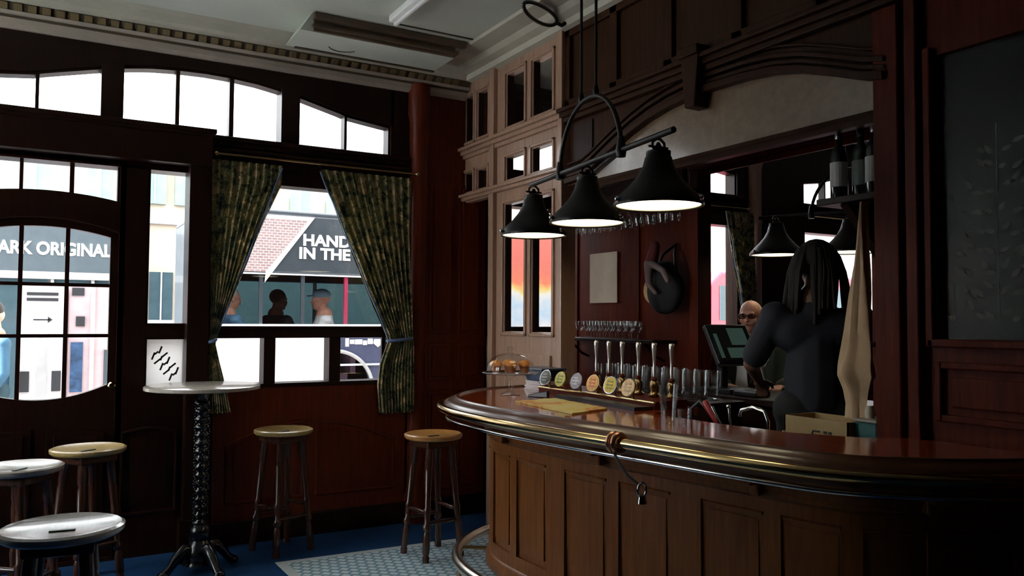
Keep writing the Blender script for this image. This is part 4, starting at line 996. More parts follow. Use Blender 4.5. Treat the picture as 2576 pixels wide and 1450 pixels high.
def bottle(loc,lab,label,h=.31,r=.036):
    b_=empty('spirit_bottle',(0,0,0),label,'bottle','bottles on the high shelf')
    MB().lathe([(.001,0),(r,0),(r,.19),(r*.8,.215),(.014,.24),(.013,.29),(.016,.292),(.016,h-.004),(.001,h)],(0,0,0),20,cap=False).build('bottle_body',BOT,b_,smooth=True)
    MB().lathe([(r+.0008,.05),(r+.0012,.05),(r+.0012,.16),(r+.0008,.16)],(0,0,0),20,cap=False).build('paper_label',lab,b_)
    MB().lathe([(.0165,.265),(.0165,h+.002),(.001,h+.003)],(0,0,0),14,cap=False).build('bottle_cap',CHROME if lab is LABL else IRON,b_,smooth=True)
    b_.location=loc; return b_
bottle((3.06,2.345,2.08),LABL,'bottle with white label at the left end of the high shelf')
bottle((3.10,2.262,2.08),LABD,'dark bottle second from the left on the high shelf')
bottle((3.07,2.175,2.08),LABL,'bottle with grey label third from the left on the high shelf')
bottle((3.10,2.09,2.08),LABD,'dark bottle at the right end of the high shelf')
pc=empty('framed_picture',(3.35,2.17,1.88),'small framed picture of green foliage on the wall right of the opening','picture')
MB().box(3.335,3.359,2.08,2.28,1.76,2.0).build('frame',W_DARK,pc,bevel=.003)
m_,nt=newmat('foliage_print'); v=coords(nt); n=noise_tex(nt,v,30,5); r=ramp(nt,n.outputs[0],[(.4,(.012,.02,.012)),(.6,(.04,.07,.03)),(.72,(.18,.22,.14))]); b=pbsdf(nt,None,.4); nt.links.new(r.outputs[0],b.inputs['Base Color']); out(nt,b.outputs[0])
MB().box(3.330,3.336,2.095,2.265,1.775,1.985).build('print',m_,pc)
# apron / towel hanging
ap=empty('hanging_towel',(3.06,2.33,1.85),'long cream towel hanging from the high shelf beside the bartender','towel')
m=MB(); vs=[]; n=26
rows=[(2.045,.008),(1.85,.020),(1.75,.032),(1.65,.042),(1.50,.050),(1.38,.062),(1.30,.068),(1.24,.05),(1.18,.042),(1.12,.046)]
Zs=[]
for (a,b),(c,d_) in zip(rows,rows[1:]):
    for i in range(4): Zs.append((lerp(a,c,i/4),lerp(b,d_,i/4)))
Zs.append(rows[-1])
for z,wd in Zs:
    cy=2.245-.05*max(0,(z-1.35)/.7); wd*=1.15
    bulge=.03*math.exp(-((z-1.32)/.06)**2)
    for i in range(n):
        a=2*math.pi*i/n; rr_=1+.28*math.sin(5*a+z*4)+.1*math.sin(9*a)
        vs.append((3.03+(.022+bulge)*math.cos(a)*rr_,cy+wd*math.sin(a)*rr_*.9,z))
nr=len(Zs); m.add(vs,[(j*n+i,j*n+(i+1)%n,(j+1)*n+(i+1)%n,(j+1)*n+i) for j in range(nr-1) for i in range(n)]+[tuple((nr-1)*n+i for i in range(n)),tuple(range(n))[::-1]])
m.build('cloth',plain('cream_cloth',(.50,.36,.23),.85,var=.15),ap,smooth=True)
MB().tube([(3.03,2.215,2.05),(3.02,2.215,2.02),(3.03,2.20,2.045)],.005,6).build('hook',IRON,ap)

# ================================================================= PEOPLE
def rotz(a): return Matrix.Rotation(a,3,'Z')
def person(name,base,heading,label,P):
    """base = floor point under pelvis; heading = angle the person faces. P holds local joints (x right, y forward, z up)."""
    root=empty(name,base,label,'person'); Mz=rotz(heading-math.pi/2); B=Vector(base)
    def T(p): return B+Mz@Vector(p)
    sc_=P.get('s',1.0)
    J={k:T(Vector(v)*sc_) for k,v in P['J'].items()}
    def rr(x): return x*sc_
    skin=P['skin']; Mh=Mz@P.get('head_rot',Matrix.Identity(3))
    b=MB(); hd=J['head']
    def H(x,y,z): return hd+Mh@(Vector((x,y,z))*sc_)
    # head: cranium, face, jaw, nose, ears, neck
    b.ell(H(0,-.010,.030),(rr(.077),rr(.095),rr(.088)),Mh); b.ell(H(0,.018,-.03),(rr(.062),rr(.075),rr(.075)),Mh)
    b.ell(H(0,.045,-.082),(rr(.036),rr(.038),rr(.030)),Mh); b.cap(H(0,.084,.012),H(0,.100,-.026),rr(.009),rr(.014))
    b.ell(H(0,.078,.022),(rr(.05),rr(.016),rr(.012)),Mh)
    for s in (-1,1): b.ell(H(s*.078,-.006,-.01),(rr(.012),rr(.022),rr(.034)),Mh); b.ell(H(s*.034,.062,-.028),(rr(.024),rr(.022),rr(.022)),Mh)
    b.ell(H(0,.082,-.055),(rr(.024),rr(.014),rr(.009)),Mh)
    b.cap(H(0,-.02,-.06),J['neck'],rr(.054),rr(.058))
    # trunk and limbs
    b.cap(J['chest_l'],J['chest_r'],rr(.095),rr(.095)); b.cap(J['neck'],J['belly'],rr(.09),rr(.13)); b.cap(J['hip_l'],J['hip_r'],rr(.10),rr(.10))
    for s in 'lr':
        b.cap(J['chest_'+s],J['sh_'+s],rr(.075),rr(.058)); b.cap(J['sh_'+s],J['el_'+s],rr(.052),rr(.040)); b.cap(J['el_'+s],J['wr_'+s],rr(.040),rr(.026))
        b.cap(J['hip_'+s],J['kn_'+s],rr(.085),rr(.055)); b.cap(J['kn_'+s],J['an_'+s],rr(.054),rr(.034)); b.cap(J['an_'+s],J['an_'+s]+Mz@Vector((0,.15*sc_,-.04*sc_)),rr(.036),rr(.028))
        # hand: palm, four fingers, thumb
        w=J['wr_'+s]; d=(w-J['el_'+s]).normalized(); side=(Mz@Vector((1,0,0))); side=(side-d*side.dot(d)).normalized(); up=side.cross(d).normalized()
        if up.z>0: up=-up
        sg=1 if s=='l' else -1
        pc_=w+d*rr(.045); Mp=Matrix((side,d,up)).transposed(); b.ell(pc_,(rr(.038),rr(.048),rr(.016)),Mp)
        for q,(o,Lf) in enumerate(((-.028,.062),(-.010,.072),(.010,.068),(.027,.054))):
            k0=w+d*rr(.082)+side*rr(o); k1=k0+(d*.8+up*.45).normalized()*rr(Lf*.5); k2=k1+(d*.35+up*.9).normalized()*rr(Lf*.5)
            b.cap(k0,k1,rr(.0095),rr(.0088),8); b.cap(k1,k2,rr(.0088),rr(.0075),8)
        t0=w+d*rr(.02)+side*rr(.03*sg); t1=t0+(d*.6+side*.75*sg+up*.2).normalized()*rr(.035); t2=t1+(d*.9+up*.4).normalized()*rr(.03)
        b.cap(t0,t1,rr(.013),rr(.011),8); b.cap(t1,t2,rr(.011),rr(.009),8)
    b.build('body',skin,root,remesh=.0075)
    # eyes, mouth
    m=MB(); 
    for s in (-1,1): m.ell(H(s*.032,.079,.004),(rr(.012),rr(.008),rr(.008)),Mh,10,6)
    m.build('eyes',WHITE,root,smooth=True)
    m=MB()
    for s in (-1,1): m.ell(H(s*.032,.086,.004),(rr(.005),rr(.003),rr(.005)),Mh,8,5)
    m.build('pupils',BLACK,root,smooth=True)
    MB().ell(H(0,.0955,-.055),(rr(.022),rr(.005),rr(.006)),Mh,12,6).build('lips',plain('lips_'+label[:8],(.35,.12,.10),.5),root,smooth=True)
    # shirt
    c=MB(); g=rr(.016)
    c.cap(J['chest_l'],J['chest_r'],rr(.095)+g,rr(.095)+g); c.cap(J['neck']-Vector((0,0,rr(.05))),J['belly'],rr(.085)+g,rr(.135)+g); c.cap(J['belly'],J['belly']*.3+(J['hip_l']+J['hip_r'])*.35,rr(.135)+g,rr(.125)+g); c.cap(J['hip_l'],J['hip_r'],rr(.10)+g,rr(.10)+g)
    for s in 'lr':
        c.cap(J['chest_'+s],J['sh_'+s],rr(.075)+g,rr(.060)+g)
        e=J['el_'+s]; full=P.get('long',False)
        c.cap(J['sh_'+s],J['sh_'+s].lerp(e,1 if full else .82),rr(.055)+g,rr(.050 if not full else .042)+g)
        if full: c.cap(e,e.lerp(J['wr_'+s],.93),rr(.042)+g*.9,rr(.030)+g*.8)
    c.build(P.get('top_name','t_shirt'),P['shirt'],root,remesh=.010)
    t=MB()
    t.cap(J['hip_l'],J['hip_r'],rr(.105)+g,rr(.105)+g)
    for s in 'lr': t.cap(J['hip_'+s],J['kn_'+s],rr(.09)+g,rr(.062)+g); t.cap(J['kn_'+s],J['an_'+s],rr(.06)+g,rr(.05)+g)
    t.build('trousers',P['trousers'],root,remesh=.012)
    f=MB()
    for s in 'lr':
        a=J['an_'+s]; f.cap(a+Mz@Vector((0,-.04,-.035))*sc_,a+Mz@Vector((0,.17,-.045))*sc_,rr(.042),rr(.038))
    f.build('shoes',BLACK,root,remesh=.010)
    return root,J,H,Mh,Mz,rr
def standJ(h=1.0): return dict(head=(0,.02,1.66),neck=(0,-.01,1.49),chest_l=(-.10,0,1.34),chest_r=(.10,0,1.34),belly=(0,.01,1.12),hip_l=(-.085,0,.95),hip_r=(.085,0,.95),
   sh_l=(-.19,-.01,1.41),sh_r=(.19,-.01,1.41),el_l=(-.25,0,1.13),el_r=(.25,0,1.13),wr_l=(-.24,.12,.92),wr_r=(.24,.12,.92),kn_l=(-.10,.02,.50),kn_r=(.10,.02,.50),an_l=(-.10,0,.09),an_r=(.10,0,.09))
# bartender, back to the camera, left arm reaching to the till
J=standJ(); J.update(el_l=(-.30,.06,1.17),wr_l=(-.24,.28,1.07),el_r=(.27,.05,1.15),wr_r=(.14,.25,1.04),head=(.01,.05,1.655),neck=(.0,.01,1.49))
NAVY=plain('navy_cotton',(.012,.014,.024),.8); BLKC=plain('black_cotton',(.008,.008,.010),.85)
bt_,JJ,H,Mh,Mz,rr=person('person',(3.36,2.72,.12),R(48),'person in a dark navy t-shirt with shoulder-length dreadlocks, back turned, working behind the bar',dict(J=J,s=1.02,skin=SKIND,shirt=NAVY,trousers=BLKC))
h=MB(); rg=random.Random(11); h.ell(H(0,-.025,.045),(rr(.096),rr(.105),rr(.095)),Mh)
for k in range(46):
    a=R(150+rg.uniform(0,240)) if k<36 else R(rg.uniform(0,360)); el=rg.uniform(-.2,.9)
    p0=H(.085*math.cos(a)*math.cos(el*.8),-.025+.09*math.sin(a)*math.cos(el*.8),.05+.07*math.sin(el)); 
    ax,ay=math.cos(a),math.sin(a)
    if ay>.3: continue
    Lk=rg.uniform(.16,.26); p1=H(.125*ax,-.03+.115*ay,-.03); p2=H(.14*ax+rg.uniform(-.02,.02),-.04+.12*ay,-.03-Lk)
    h.tube([p0,p0.lerp(p1,.5)+Vector((0,0,.015)),p1,p1.lerp(p2,.5),p2],0,7,radii=[rr(.014),rr(.016),rr(.016),rr(.014),rr(.009)])
h.build('dreadlocks',plain('dark_hair',(.012,.009,.008),.8),bt_,smooth=True)
duck=MB(); 
for k in range(6): duck.box(3.14,3.49,2.25+.14*k,2.35+.14*k,.06,.10)
duck.box(3.16,3.20,2.2,3.1,0,.06); duck.box(3.42,3.46,2.2,3.1,0,.06)
tag(duck.build('duckboard',W_DARK),'slatted wooden duckboard on the floor behind the bar','duckboard')
# bald customer beyond the counter, facing the camera
J=standJ(); J.update(el_l=(-.27,.06,1.15),el_r=(.27,.06,1.15),wr_l=(-.20,.27,1.15),wr_r=(.16,.27,1.15),head=(0,.05,1.62))
WT=plain('white_tshirt',(.62,.60,.60),.8,var=.05); JK=plain('dark_green_jacket',(.028,.034,.020),.8)
mn,JJ,H,Mh,Mz,rr=person('person',(4.23,3.96,0),R(222),'bald man in glasses, dark jacket and white t-shirt, facing the bar from the far side',dict(J=J,s=.965,skin=SKIN,shirt=WT,trousers=BLKC,head_rot=rotz(R(-14))))
jk=MB()
for s,sg in (('l',-1),('r',1)):
    jk.cap(JJ['chest_'+s]+Mz@Vector((sg*.02,-.01,0)),JJ['sh_'+s],.115,.083); jk.cap(JJ['sh_'+s],JJ['el_'+s],.080,.066); jk.cap(JJ['el_'+s],JJ['el_'+s].lerp(JJ['wr_'+s],.9),.066,.050)
    jk.cap(JJ['sh_'+s]+Mz@Vector((-sg*.04,.03,-.03)),JJ['hip_'+s]+Mz@Vector((sg*.06,.05,0)),.075,.085)
    jk.cap(JJ['chest_'+s]+Mz@Vector((sg*.02,-.06,.02)),JJ['hip_'+s]+Mz@Vector((sg*.02,-.05,0)),.11,.11)
jk.cap(JJ['neck']+Mz@Vector((-.06,-.03,-.03)),JJ['neck']+Mz@Vector((.06,-.03,-.03)),.05,.05)
jk.build('jacket',JK,mn,remesh=.011)
gl=MB()
for s in (-1,1):
    gl.tube([H(s*.034+.027*math.cos(a),.100,.004+.017*math.sin(a)) for a in frange(0,2*math.pi,16)][:-1],.0035,6,closed=True); gl.tube([H(s*.061,.098,.008),H(s*.082,.02,.005),H(s*.084,-.02,-.005)],.003,6)
gl.tube([H(-.008,.102,.008),H(.008,.102,.008)],.003,6); gl.build('glasses',plain('red_spectacles',(.10,.012,.012),.3),mn,smooth=True)
m=MB()
for s in (-1,1): m.ell(H(s*.034,.100,.004),(rr(.025),rr(.0015),rr(.015)),Mh,14,8)
m.build('spectacle_lenses',plain('dark_lens',(.05,.02,.02),.1,Alpha=.55),mn)

def slab(mb,P,y0,y1):
    n=len(P); mb.add([(x,y0,z) for x,z in P]+[(x,y1,z) for x,z in P],[tuple(range(n)),tuple(range(n,2*n))[::-1]]+[(i,n+i,n+(i+1)%n,(i+1)%n) for i in range(n)]); return mb
# ================================================================= STREET OUTSIDE
ASPH=plain('asphalt',(.16,.16,.17),.8); PAVE=plain('pavement_slabs',(.36,.35,.34),.8)
o=MB().box(-14,24,YW+.16,7.4,-.25,-.06).build('outside_pavement',PAVE); struct(o)
o=MB().box(-14,24,7.4,13.0,-.35,-.16).build('outside_road',ASPH); struct(o)
CREAM=plain('cream_render',(.50,.43,.34),.8,var=.05); PALE=plain('pale_render',(.52,.52,.52),.8,var=.05)
SLATE=plain('slate_sign',(.055,.075,.088),.5); TEALG=plain('shop_glass',(.05,.085,.10),.15); GRNG=plain('green_glass',(.22,.32,.29),.3); STONE=plain('light_stone',(.42,.42,.42),.7)
# shop with fascia
sA=empty('shop_building',(-2.5,13,-.16),'pale low shop building across the street with a dark fascia sign, seen through the door','building')
MB().box(-9,1.22,13.0,16,-.16,4.3).build('wall',PALE,sA)
fa_=MB().box(-6,1.15,12.85,13.0,2.16,2.78).build('fascia_sign',SLATE,sA)
SIGNW=plain('sign_letters_white',(.75,.74,.72),.5,var=.03)
textobj('ARK ORIGINAL',.24,(-.49,12.845,2.40),(R(90),0,0),SIGNW,fa_,'sign_lettering',.006,.84)
textobj('DARK',.10,(-.25,12.845,2.80),(R(90),0,0),SIGNW,fa_,'small_lettering',.004) if 0 else None
for x in (-3.6,-2.2,-.9,.2,.7):
    wn=MB().box(x-.02,x+(.42 if x>0 else 1.0),12.93,13.0,.3,2.2).build('shop_window',TEALG,sA)
    MB().box(x-.06,x-.02,12.88,13.0,.0,2.3).build('pilaster',STONE,sA)
MB().box(-6,1.15,12.84,13.0,2.06,2.16).build('ledge',STONE,sA)
for k in range(9): MB().box(-.9+.26*k,-.78+.26*k,12.90,12.99,2.08,2.13).build('awning_clip',DGREY,sA)
for x in (-2.6,-1.3,-.25,.55):
    fr_=MB().box(x,x+.34,12.94,13.0,3.15,3.95).build('upper_window',GRNG,sA); MB().box(x+.155,x+.185,12.92,12.95,3.15,3.95).build('window_bar',PALE,fr_)
sB=empty('cream_building',(3.5,13.2,-.16),'cream rendered building behind the parked minibus, seen through the side pane','building')
MB().box(1.24,8.6,13.2,16,-.16,4.35).build('wall',CREAM,sB)
for x,z0,z1,mt_ in ((1.42,1.50,2.22,TEALG),(2.05,1.50,2.22,TEALG),(1.30,3.25,3.95,GRNG),(1.75,3.25,3.95,GRNG),(2.9,3.2,3.75,GRNG),(3.5,3.2,3.75,GRNG),(4.1,3.2,3.75,GRNG),(5.2,3.2,3.75,GRNG),(6.2,3.2,3.75,GRNG)):
    fr_=MB().box(x,x+.33,13.13,13.2,z0,z1).build('window',mt_,sB); MB().box(x+.155,x+.175,13.11,13.14,z0,z1).build('window_bar',PALE,fr_)
MB().box(1.40,1.77,13.08,13.2,1.44,1.50).build('sill',STONE,sB); MB().box(1.24,8.6,13.12,13.2,2.95,3.03).build('string_course',PALE,sB)
sC=empty('white_building',(12,13.2,-.16),'white rendered building far right across the street, seen past the bar opening','building')
MB().box(8.7,22,13.2,16,-.16,5.4).build('wall',WHITE,sC)
for i,x in enumerate(frange(9.4,20.0,8)):
    for z0 in (1.6,3.3): MB().box(x,x+.55,13.14,13.2,z0,z0+.8).build('window',GRNG,sC)
# parked minibus
BUSD=plain('minibus_slate',(.045,.055,.066),.35,coat=.3); BUSW=plain('minibus_white',(.72,.70,.70),.4); 
mbz=empty('minibus',(4.0,9.6,-.16),'dark minibus parked outside with white lettering on its side and people behind its windows','minibus')
X0,X1,YB0,YB1=1.42,6.55,8.40,10.5
m=MB(); m.box(X0,X1,YB0,YB0+.05,2.0,2.62); m.box(X0,X1,YB1-.05,YB1,2.0,2.62); m.box(X0,X0+.06,YB0,YB1,1.46,2.62); m.box(X1-.06,X1,YB0,YB1,.3,2.62); m.box(X0,X1,YB0,YB1,2.60,2.66)
m.box(X0,X1,YB1-.05,YB1,.2,1.46); m.build('upper_body',BUSD,mbz,bevel=.02)
m=MB(); m.box(X0,2.74,YB0,YB0+.05,.15,1.455); m.box(4.3,X1,YB0,YB0+.05,.15,1.455); m.box(X0,X0+.05,YB0,YB1,.15,1.46); m.build('white_side_panel',BUSW,mbz,bevel=.01)
m=MB(); m.box(X0,4.3,YB0-.03,YB0+.06,1.44,1.475); m.box(X0,4.3,YB0-.015,YB0+.05,1.985,2.0); m.box(2.8,4.3,YB0-.02,YB0+.02,1.03,1.05); m.build('window_ledge',plain('bus_trim',(.75,.78,.80),.3),mbz)
# dark panel with wheel arch
cx_=2.74; m=MB(); m.strip_xz(frange(2.74,4.3,48),lambda x: max(.15,(.76+math.sqrt(max(0,.42**2-(x-cx_)**2)) if abs(x-cx_)<.42 else .15)),lambda x:1.455,YB0,YB0+.05); m.build('dark_side_panel',plain('plum_panel',(.075,.085,.150),.3,coat=.3),mbz)
m=MB(); m.tube([(cx_+.43*math.cos(a),YB0-.01,.76+.43*math.sin(a)) for a in frange(0,math.pi/2,16)],.02,8); m.build('wheel_arch_trim',STONE,mbz,smooth=True)
m=MB(); m.lathe([(.001,-.1),(.20,-.1),(.38,-.09),(.42,-.03),(.42,.10),(.3,.12),(.001,.12)],(cx_,YB0+.14,.26),32,Matrix.Rotation(R(90),3,'X')); m.build('wheel',BLACK,mbz,smooth=True)
m=MB(); m.lathe([(.001,0),(.20,0),(.24,.02),(.001,.05)],(cx_,YB0+.03,.26),24,Matrix.Rotation(R(90),3,'X')); m.build('hub_cap',CHROME,mbz,smooth=True)
m=MB(); m.box(2.855,2.895,YB0-.006,YB0,1.235,1.325); m.box(2.905,2.955,YB0-.006,YB0,1.262,1.31); m.box(2.962,3.045,YB0-.006,YB0,1.258,1.312); m.box(3.052,3.10,YB0-.006,YB0,1.25,1.30); m.box(3.107,3.165,YB0-.006,YB0,1.26,1.32)
slab(m,[(3.17,1.27),(3.225,1.225),(3.28,1.27),(3.27,1.315),(3.18,1.315)],YB0-.006,YB0); m.build('white_side_marking',SIGNW,mbz)
for x in (1.96,2.39,2.86,3.6,4.4,5.3): MB().box(x-.018,x+.018,YB0+.005,YB0+.045,1.46,2.0).build('window_pillar',BUSD if x!=2.86 else plain('red_pillar',(.30,.03,.07),.4),mbz)
MB().box(X0+.05,X1-.05,YB0+.02,YB0+.026,1.47,1.99).build('side_window',GLASS,mbz)
MB().box(X0+.06,X1-.06,YB1-.05,YB1-.03,1.46,2.0).build('far_side_window',paneglass('teal_tint',(.20,.31,.36)),mbz)
for x in (2.0,3.1): MB().box(x,x+.05,YB1-.058,YB1-.05,1.46,2.0).build('far_pane',plain('bus_far_pane%d'%int(x*10),(.42,.46,.48),.4),mbz)
MB().box(X0+.06,X1-.06,YB0+.1,YB1-.1,.55,.62).build('bus_floor',DGREY,mbz)
m=MB()
for x,y in ((1.47,8.82),(2.08,9.28),(3.02,8.82)): m.box(x-.03,x+.03,y-.2,y+.2,.93,1.42)
m.build('seat_backs',plain('bus_seat',(.10,.06,.09),.8),mbz)
textobj('HAND',.165,(2.375,YB0-.004,2.305),(R(90),0,0),SIGNW,mbz,'side_lettering',.004,1.08)
textobj('IN THE',.165,(2.335,YB0-.004,2.165),(R(90),0,0),SIGNW,mbz,'side_lettering',.004,1.08)
# brick-patterned advert, slanted edge with white border
m_,nt=newmat('brick_print'); tc=nt.nodes.new('ShaderNodeTexCoord'); mp=nt.nodes.new('ShaderNodeMapping'); mp.inputs['Rotation'].default_value=(R(90),0,0); nt.links.new(tc.outputs['Object'],mp.inputs[0])
br=nt.nodes.new('ShaderNodeTexBrick'); br.inputs['Scale'].default_value=9; br.inputs['Color1'].default_value=(.30,.20,.20,1); br.inputs['Color2'].default_value=(.38,.26,.25,1); br.inputs['Mortar'].default_value=(.55,.50,.50,1); br.inputs['Mortar Size'].default_value=.035
nt.links.new(mp.outputs[0],br.inputs['Vector']); b=pbsdf(nt,None,.5); nt.links.new(br.outputs[0],b.inputs['Base Color']); out(nt,b.outputs[0]); BRK=m_
slab(MB(),[(1.43,2.01),(2.00,2.01),(2.43,2.56),(1.43,2.56)],YB0-.010,YB0-.001).build('brick_pattern_panel',BRK,mbz)
slab(MB(),[(2.00,2.01),(1.99,1.90),(2.09,2.04),(2.50,2.60),(1.43,2.60),(1.43,2.56),(2.43,2.56)],YB0-.012,YB0-.001).build('white_border',BUSW,mbz)
# coloured rear artwork
m_,nt=newmat('colour_artwork'); v=coords(nt); sp2=nt.nodes.new('ShaderNodeSeparateXYZ'); nt.links.new(v,sp2.inputs[0]); n=noise_tex(nt,v,3,3)
ad=nt.nodes.new('ShaderNodeMath'); ad.operation='MULTIPLY_ADD'; nt.links.new(n.outputs[0],ad.inputs[0]); ad.inputs[1].default_value=.7; nt.links.new(sp2.outputs['Z'],ad.inputs[2])
mr=nt.nodes.new('ShaderNodeMapRange'); mr.inputs['From Min'].default_value=1.55; mr.inputs['From Max'].default_value=2.95; nt.links.new(ad.outputs[0],mr.inputs[0])
r=ramp(nt,mr.outputs[0],[(.25,(.5,.5,.52)),(.42,(.32,.42,.52)),(.55,(.52,.50,.46)),(.63,(.52,.40,.12)),(.72,(.55,.15,.08)),(.9,(.5,.12,.09))]); b=pbsdf(nt,None,.5); nt.links.new(r.outputs[0],b.inputs['Base Color']); out(nt,b.outputs[0])
MB().box(4.35,6.5,YB0-.012,YB0-.001,1.20,2.58).build('artwork_panel',m_,mbz)
for x in (2.0,5.6):
    if x==5.6:
        m=MB(); m.lathe([(.001,-.1),(.20,-.1),(.38,-.09),(.42,-.03),(.42,.10),(.3,.12),(.001,.12)],(x,YB0+.10,.26),32,Matrix.Rotation(R(90),3,'X')); m.build('wheel',BLACK,mbz,smooth=True)
# passengers
SJ=dict(head=(0,.03,1.62),neck=(0,-.01,1.46),chest_l=(-.10,0,1.32),chest_r=(.10,0,1.32),belly=(0,0,1.12),hip_l=(-.09,.0,.93),hip_r=(.09,.0,.93),sh_l=(-.19,0,1.38),sh_r=(.19,0,1.38),el_l=(-.24,.12,1.16),el_r=(.24,.12,1.16),wr_l=(-.14,.33,1.22),wr_r=(.14,.33,1.22),kn_l=(-.12,.40,.93),kn_r=(.12,.40,.93),an_l=(-.12,.40,.68),an_r=(.12,.40,.68))
def seated(x,head,label,skin,shirt,hat=None,hair=None,y=8.82,dz=.0):
    r_,JJ,H,Mh,Mz,rr=person('person',(x,y,dz+.12),head,label,dict(J=SJ,s=1.0,skin=skin,shirt=shirt,trousers=BLKC,long=True,top_name='jacket'))
    m=MB()
    if hair: m.ell(H(0,-.022,.042),(rr(.084),rr(.095),rr(.086)),Mh); m.build('hair',hair,r_,smooth=True)
    if hat: m.ell(H(0,-.008,.062),(rr(.090),rr(.104),rr(.066)),Mh); m.ell(H(0,.10,.045),(rr(.06),rr(.06),rr(.010)),Mh); m.build('cap',hat,r_,smooth=True)
    return r_
HG=plain('grey_hair',(.45,.44,.43),.8); HB=plain('black_hair',(.02,.018,.016),.8)
seated(1.72,R(10),'passenger in a blue jacket with light hair, leftmost behind the minibus window',SKIN,plain('blue_jacket',(.05,.13,.22),.7),hair=HG)
seated(2.34,R(20),'dark-haired passenger in a dark top, middle of the minibus window',SKIND,plain('charcoal_top',(.025,.028,.035),.8),hair=HB,y=9.28)
for x,y in ((1.72,8.82),(2.34,9.28),(2.74,8.82)):
    MB().box(x-.22,x+.22,y-.2,y+.2,.84,.935).build('seat_cushion',plain('cushion%d'%int(x*100),(.10,.06,.09),.8),mbz); MB().box(x-.08,x+.08,y-.08,y+.08,.62,.84).build('seat_pedestal',DGREY,mbz)
seated(2.74,R(170),'passenger in a white top and grey-blue cap, rightmost behind the minibus window',SKIN,plain('white_top',(.60,.60,.60),.8),hat=plain('blue_grey_cap',(.12,.20,.26),.7))
# standing street furniture
kA=empty('white_notice_board',(.04,9.2,-.06),'white street cabinet with a dark header band and an arrow, seen through the door','street cabinet')
CABW=plain('cabinet_white',(.66,.64,.66),.5)
MB().box(-.16,.235,9.2,9.45,-.16,1.86).build('cabinet',CABW,kA,bevel=.01)
m=MB(); m.box(-.10,.17,9.19,9.2,1.745,1.775); m.box(-.10,.17,9.19,9.2,1.69,1.72); m.build('header_band',DGREY,kA)
m=MB(); m.box(-.04,.10,9.19,9.2,1.50,1.512); slab(m,[(.085,1.475),(.125,1.506),(.085,1.537)],9.19,9.2); m.build('arrow_sign',DGREY,kA)
MB().box(.0,.085,9.18,9.2,.72,1.36).build('grey_post_panel',STONE,kA)
for x in (-.14,.13): MB().box(x,x+.08,9.185,9.2,.80,1.0).build('dark_slot',DGREY,kA)
kB=empty('pink_poster_kiosk',(.45,9.25,-.06),'pale pink kiosk with narrow dark poster, right of the white cabinet through the door glass','kiosk')
MB().box(.265,.66,9.25,9.5,-.16,1.86).build('cabinet',plain('kiosk_pink',(.52,.40,.42),.5),kB,bevel=.01)
MB().box(.29,.40,9.235,9.25,.78,1.28).build('poster',plain('poster_blue',(.03,.07,.15),.5,var=.6,vs=14),kB)
MB().box(.33,.41,9.235,9.25,1.44,1.54).build('dark_square',DGREY,kB); MB().box(.29,.40,9.235,9.25,1.75,1.83).build('dark_square',DGREY,kB)
MB().box(.46,.50,9.23,9.25,-.1,1.86).build('grey_strip',STONE,kB); MB().box(.59,.62,9.235,9.25,.8,1.2).build('dark_strip',SLATE,kB)
J=standJ(); 
pd,_,_,_,_,_=person('person',(-.36,9.3,-.14),R(200),'pedestrian in a blue coat outside, cut by the left edge of the frame',dict(J=J,s=1.0,skin=SKIN,shirt=plain('blue_coat',(.04,.12,.20),.7),trousers=plain('dark_teal_trousers',(.03,.07,.09),.8),long=True,top_name='coat'))
MB().ell((-.37,9.3,1.60),(.088,.088,.09)).build('hair',HB,pd,smooth=True)
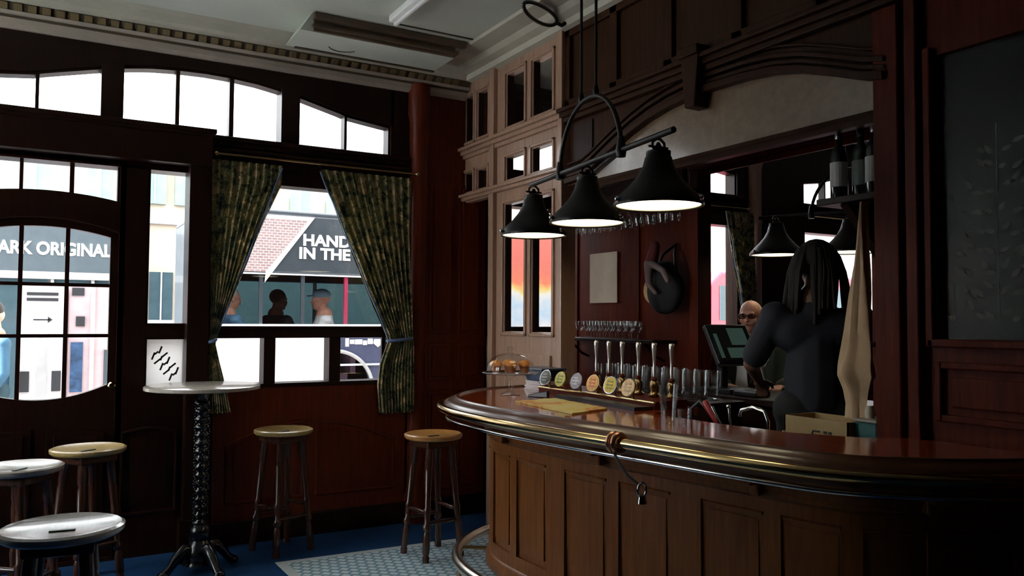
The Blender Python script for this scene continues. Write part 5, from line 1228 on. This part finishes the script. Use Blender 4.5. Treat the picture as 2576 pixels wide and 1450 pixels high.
# red van
RED=plain('red_van_paint',(.40,.03,.06),.35,coat=.4)
rv=empty('red_van',(10.6,9.9,-.16),'red van parked outside at the far right, seen past the bald man','van')
m=MB(); slab(m,[(8.7,.2),(12.6,.2),(12.6,2.2),(12.3,2.3),(9.0,2.3),(8.75,2.1)],9.0,10.8); m.build('body',RED,rv,bevel=.04)
for x in (8.95,9.75,10.6,11.5): MB().box(x,x+.55,8.985,9.0,1.55,2.08).build('window',TEALG,rv)
MB().box(8.8,12.5,8.98,9.0,.9,1.35).build('white_panel',BUSW,rv)
for x in (9.6,11.8): MB().lathe([(.001,-.1),(.3,-.1),(.36,-.05),(.36,.1),(.001,.1)],(x,9.05,.20),24,Matrix.Rotation(R(90),3,'X')).build('wheel',BLACK,rv,smooth=True)

# ================================================================= LIGHT, CAMERA
wd=bpy.data.worlds.new('sky'); sc.world=wd; wd.use_nodes=True; nt=wd.node_tree; nt.nodes.clear()
bgk=nt.nodes.new('ShaderNodeBackground'); bgk.inputs[0].default_value=(.93,.97,1.0,1); bgk.inputs[1].default_value=6.5
oo=nt.nodes.new('ShaderNodeOutputWorld'); nt.links.new(bgk.outputs[0],oo.inputs[0])

f=2030.; yaw=R(30.4); pitch=R(2.29); roll=R(.37)
fw=Vector((math.sin(yaw)*math.cos(pitch),math.cos(yaw)*math.cos(pitch),math.sin(pitch))); rt=Vector((math.cos(yaw),-math.sin(yaw),0)); upv=rt.cross(fw)
r2=rt*math.cos(roll)+upv*math.sin(roll); u2=-rt*math.sin(roll)+upv*math.cos(roll)
cam=bpy.data.cameras.new('camera'); co=bpy.data.objects.new('camera',cam); COL.objects.link(co)
co.matrix_world=Matrix(((r2.x,u2.x,-fw.x,0),(r2.y,u2.y,-fw.y,0),(r2.z,u2.z,-fw.z,1.53),(0,0,0,1)))
cam.sensor_width=36; cam.lens=36*f/2576; cam.clip_start=.05; cam.clip_end=100
sc.camera=co
sun=bpy.data.lights.new('sun','SUN'); sun.energy=38; sun.angle=R(1.5); sun.color=(1,.95,.88); so_=bpy.data.objects.new('sun',sun); COL.objects.link(so_)
so_.rotation_euler=Vector((.74,0,-.67)).to_track_quat('-Z','Y').to_euler(); so_.location=(-10,0,12)
sc.view_settings.view_transform='Standard'; sc.view_settings.look='None'; sc.view_settings.gamma=1; sc.view_settings.exposure=0.0; sc.view_settings.use_curve_mapping=False
cy=sc.cycles; cy.use_denoising=True; cy.max_bounces=10; cy.diffuse_bounces=5; cy.glossy_bounces=5; cy.transparent_max_bounces=16; cy.transmission_bounces=8; cy.sample_clamp_indirect=8
